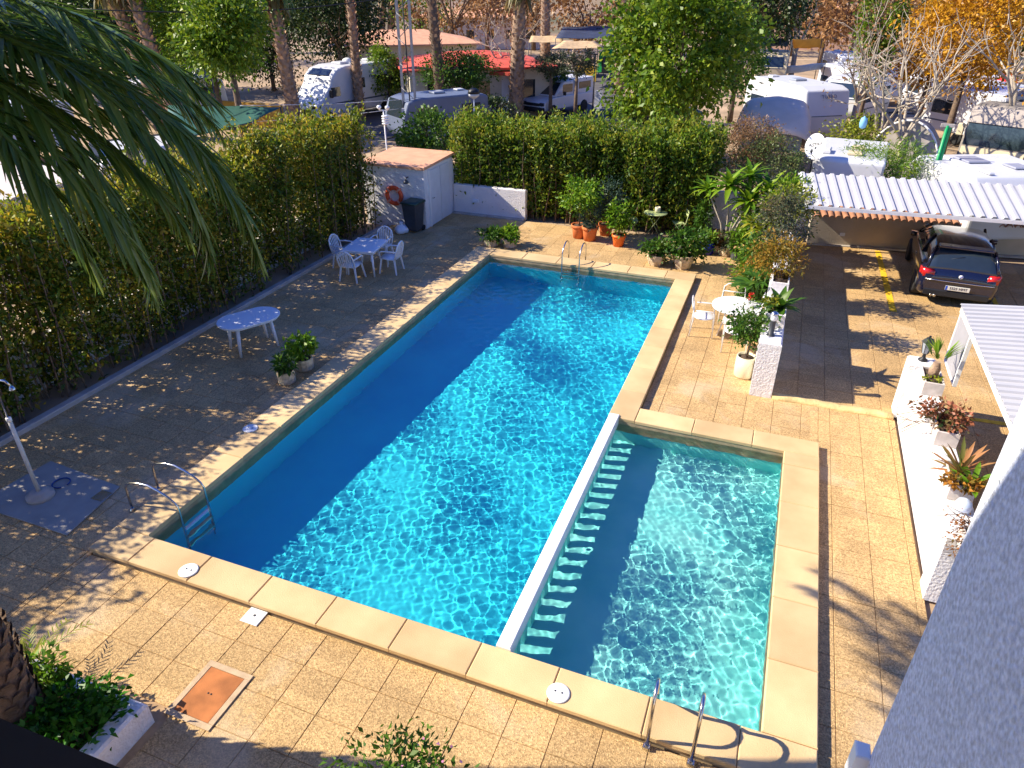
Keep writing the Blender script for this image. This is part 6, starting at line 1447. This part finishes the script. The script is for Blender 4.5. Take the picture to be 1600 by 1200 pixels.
bush('feathery_shrub', 'small yellow-green bush under the blue lantern', far(1340, 215, 29).xy.to_3d(), L_YGREEN, 319, 2200, (0, 0, 2.05), (1.0, .8, .65), .14, .4, 34, stems=8)
bush('oleander', 'leafy shrub in the lane corner left of the big tree', at(975, 190), L_TREE, 320, 1500, (0, 0, .9), (1.3, .8, .8), .16, .4, 26)
def bare_tree(label, p, h, seed, r=.13, barkm=None, n0=5, spread=.55, leafm=None, nl=0):
    root = thing('bare_tree', label, 'tree', p, 0, 'bare winter trees'); rng = np.random.default_rng(seed); tr = MB(); br = MB(); tips = []
    fork = Vector((rng.normal() * .1, rng.normal() * .1, h * .28)); tr.tube([(0, 0, -.1), fork * .5 + Vector((.03, 0, 0)), fork], [r * 1.2, r, r * .9], 9)
    def grow(p0, d, L, rad, depth):
        pts = [p0]; q = p0.copy(); dd = d.copy()
        for i in range(3):
            dd = (dd + Vector(rng.normal(size=3)) * .13 + Vector((0, 0, .07))).normalized(); q = q + dd * L / 3; pts.append(q.copy())
        br.tube(pts, [rad, rad * .85, rad * .7, rad * .55], 5 if depth < 2 else 4, False); tips.append(q.copy())
        if depth < 3:
            for k in range(3 if depth < 2 else 2):
                nd = (dd + Vector(rng.normal(size=3)) * spread).normalized(); grow(pts[2] if k == 0 else q, nd, L * rng.uniform(.55, .78), rad * .55, depth + 1)
    for k in range(n0):
        a = k * 6.283 / n0 + rng.uniform(-.4, .4); grow(fork, Vector((math.cos(a) * .5, math.sin(a) * .5, 1)).normalized(), h * .30, r * .62, 0)
    tr.build('trunk', barkm or M_PALEBARK, root); br.build('branches', barkm or M_PALEBARK, root)
    if leafm and nl:
        T_ = np.array([tuple(t_) for t_ in tips]); pk = rng.integers(0, len(T_), nl); P = T_[pk] + rng.normal(size=(nl, 3)) * .18; L_ = rng.uniform(.07, .16, nl)
        V, F = leaf_arrays(P, unit(rng.normal(size=(nl, 3)) + np.array([0, 0, -.4])), L_, L_ * .7, rng); ob('last_leaves', np_mesh('last_leaves', V, F), leafm, root)
    return root
bare_tree('pale bare tree with forked white trunk beside the dome tent', far(1415, 215, 30.5).xy.to_3d(), 6.6, 401, .11)
bare_tree('leaning bare tree left of the white-trunked one', far(1375, 210, 31.5).xy.to_3d(), 6.0, 402, .09, leafm=L_RUSTY, nl=260)
bare_tree('bare branching tree in front of the dark navy awning', at(895, 95), 6.6, 403, .16, leafm=L_RUSTY, nl=120)
bare_tree('bare tree with last orange leaves near the white caravans', far(1330, 190, 40).xy.to_3d(), 6.6, 404, .12, leafm=L_RUSTY, nl=500)
bare_tree('twiggy bare tree at the right edge under golden leaves', far(1590, 190, 33).xy.to_3d(), 7.2, 405, .15, leafm=L_GOLD, nl=500)
bare_tree('thin bare tree beside the white flat-roofed store', at(790, 176), 6.4, 406, .09)
bare_tree('bare pale tree far back right of the big green tree', far(1240, 90, 62).xy.to_3d(), 8.0, 407, .2, leafm=L_RUSTY, nl=300)
ctree('broad green tree above the tarpaulin at the left', 335, -40, 112, 33, 1.9, L_TREE, 331, 9000, .2, clumps=80, spread=.2, shell=.4)
ctree('dense dark green tree at the far left behind the fronds', 120, -60, 130, 52, 4.5, L_DARK, 332, 9000, .3, clumps=70, spread=.24, shell=.35)
ctree('dense green tree behind the twin palm trunks', 200, -50, 110, 60, 3.6, L_GREEN, 333, 7000, .3, clumps=60, spread=.24, shell=.35)
ctree('leafy green tree between the big tree and the caravans', 1165, 20, 150, 44, 1.5, L_GREEN, 334, 4500, .18, clumps=50, spread=.22)
ctree('yellowing tree behind the dome tent', 1480, 20, 140, 42, 1.6, L_GOLD, 336, 3200, .16, clumps=40)
# distant tree belt, each tree on its own
rngb = np.random.default_rng(77)
kinds = ((L_RUSTY, 'rust-brown'), (L_TREE, 'yellow-green'), (L_DARK, 'dark green'), (L_OLIVE, 'grey-green'), (L_RUSTY, 'tawny'))
belt = [(40, 2, 70), (130, 1, 85), (225, 3, 78), (330, 2, 82), (430, 1, 90), (540, 2, 75), (655, 1, 88), (705, 0, 74), (760, 4, 84), (835, 0, 90), (925, 0, 72), (1000, 4, 86), (1065, 2, 80), (1140, 0, 92), (1250, 2, 88), (1300, 0, 78), (1350, 4, 66), (1440, 0, 74), (1500, 2, 86), (1590, 0, 70), (-60, 1, 64), (1680, 2, 66)]
for i, (px, kd, D) in enumerate(belt):
    mt, nm = kinds[kd]; fk = ['left of', 'right of', 'behind', 'beyond'][i % 4]
    ref = 'the palm fronds' if px < 280 else 'the motorhome' if px < 560 else 'the orange roof' if px < 690 else 'the red roof' if px < 820 else 'the lane' if px < 980 else 'the big green tree' if px < 1240 else 'the bare trees' if px < 1470 else 'the golden tree'
    p = far(px, 0, D); h = 7.6 + rngb.uniform(-.4, 1.6)
    size = ['low', 'tall', 'broad', 'slim', 'ragged'][i % 5]
    tree('distant_tree', f'{size} {nm} distant tree {fk} {ref} at the top edge', Vector((p.x, p.y, 0)), h, .22, (0, 0, h * .62), (3.6 + rngb.uniform(-.6, 1.2), 3.0, h * .40), mt, 500 + i, 1700, .38, .6, 40, M_BARK, 'tree', 'distant tree belt', .24, .45)
# low scrub slope closing the view
hz_ = MB(); rows = []
for j, (D, z) in enumerate(((105, -.2), (130, 2.5), (170, 8.0), (230, 16), (320, 26))):
    rows.append([Vector((D * math.sin(R(-75 + 150 * i / 60)) * 1.0, D * math.cos(R(-75 + 150 * i / 60)), z * (1 + .25 * math.sin(i * .7 + j)))) for i in range(61)])
hz_.loft(rows, False, False, True); struct(hz_.build('hillside', mat('hillside_scrub', (.34, .22, .15), .95, .0, .12, sat2=(.10, .10, .05), detail=8)))
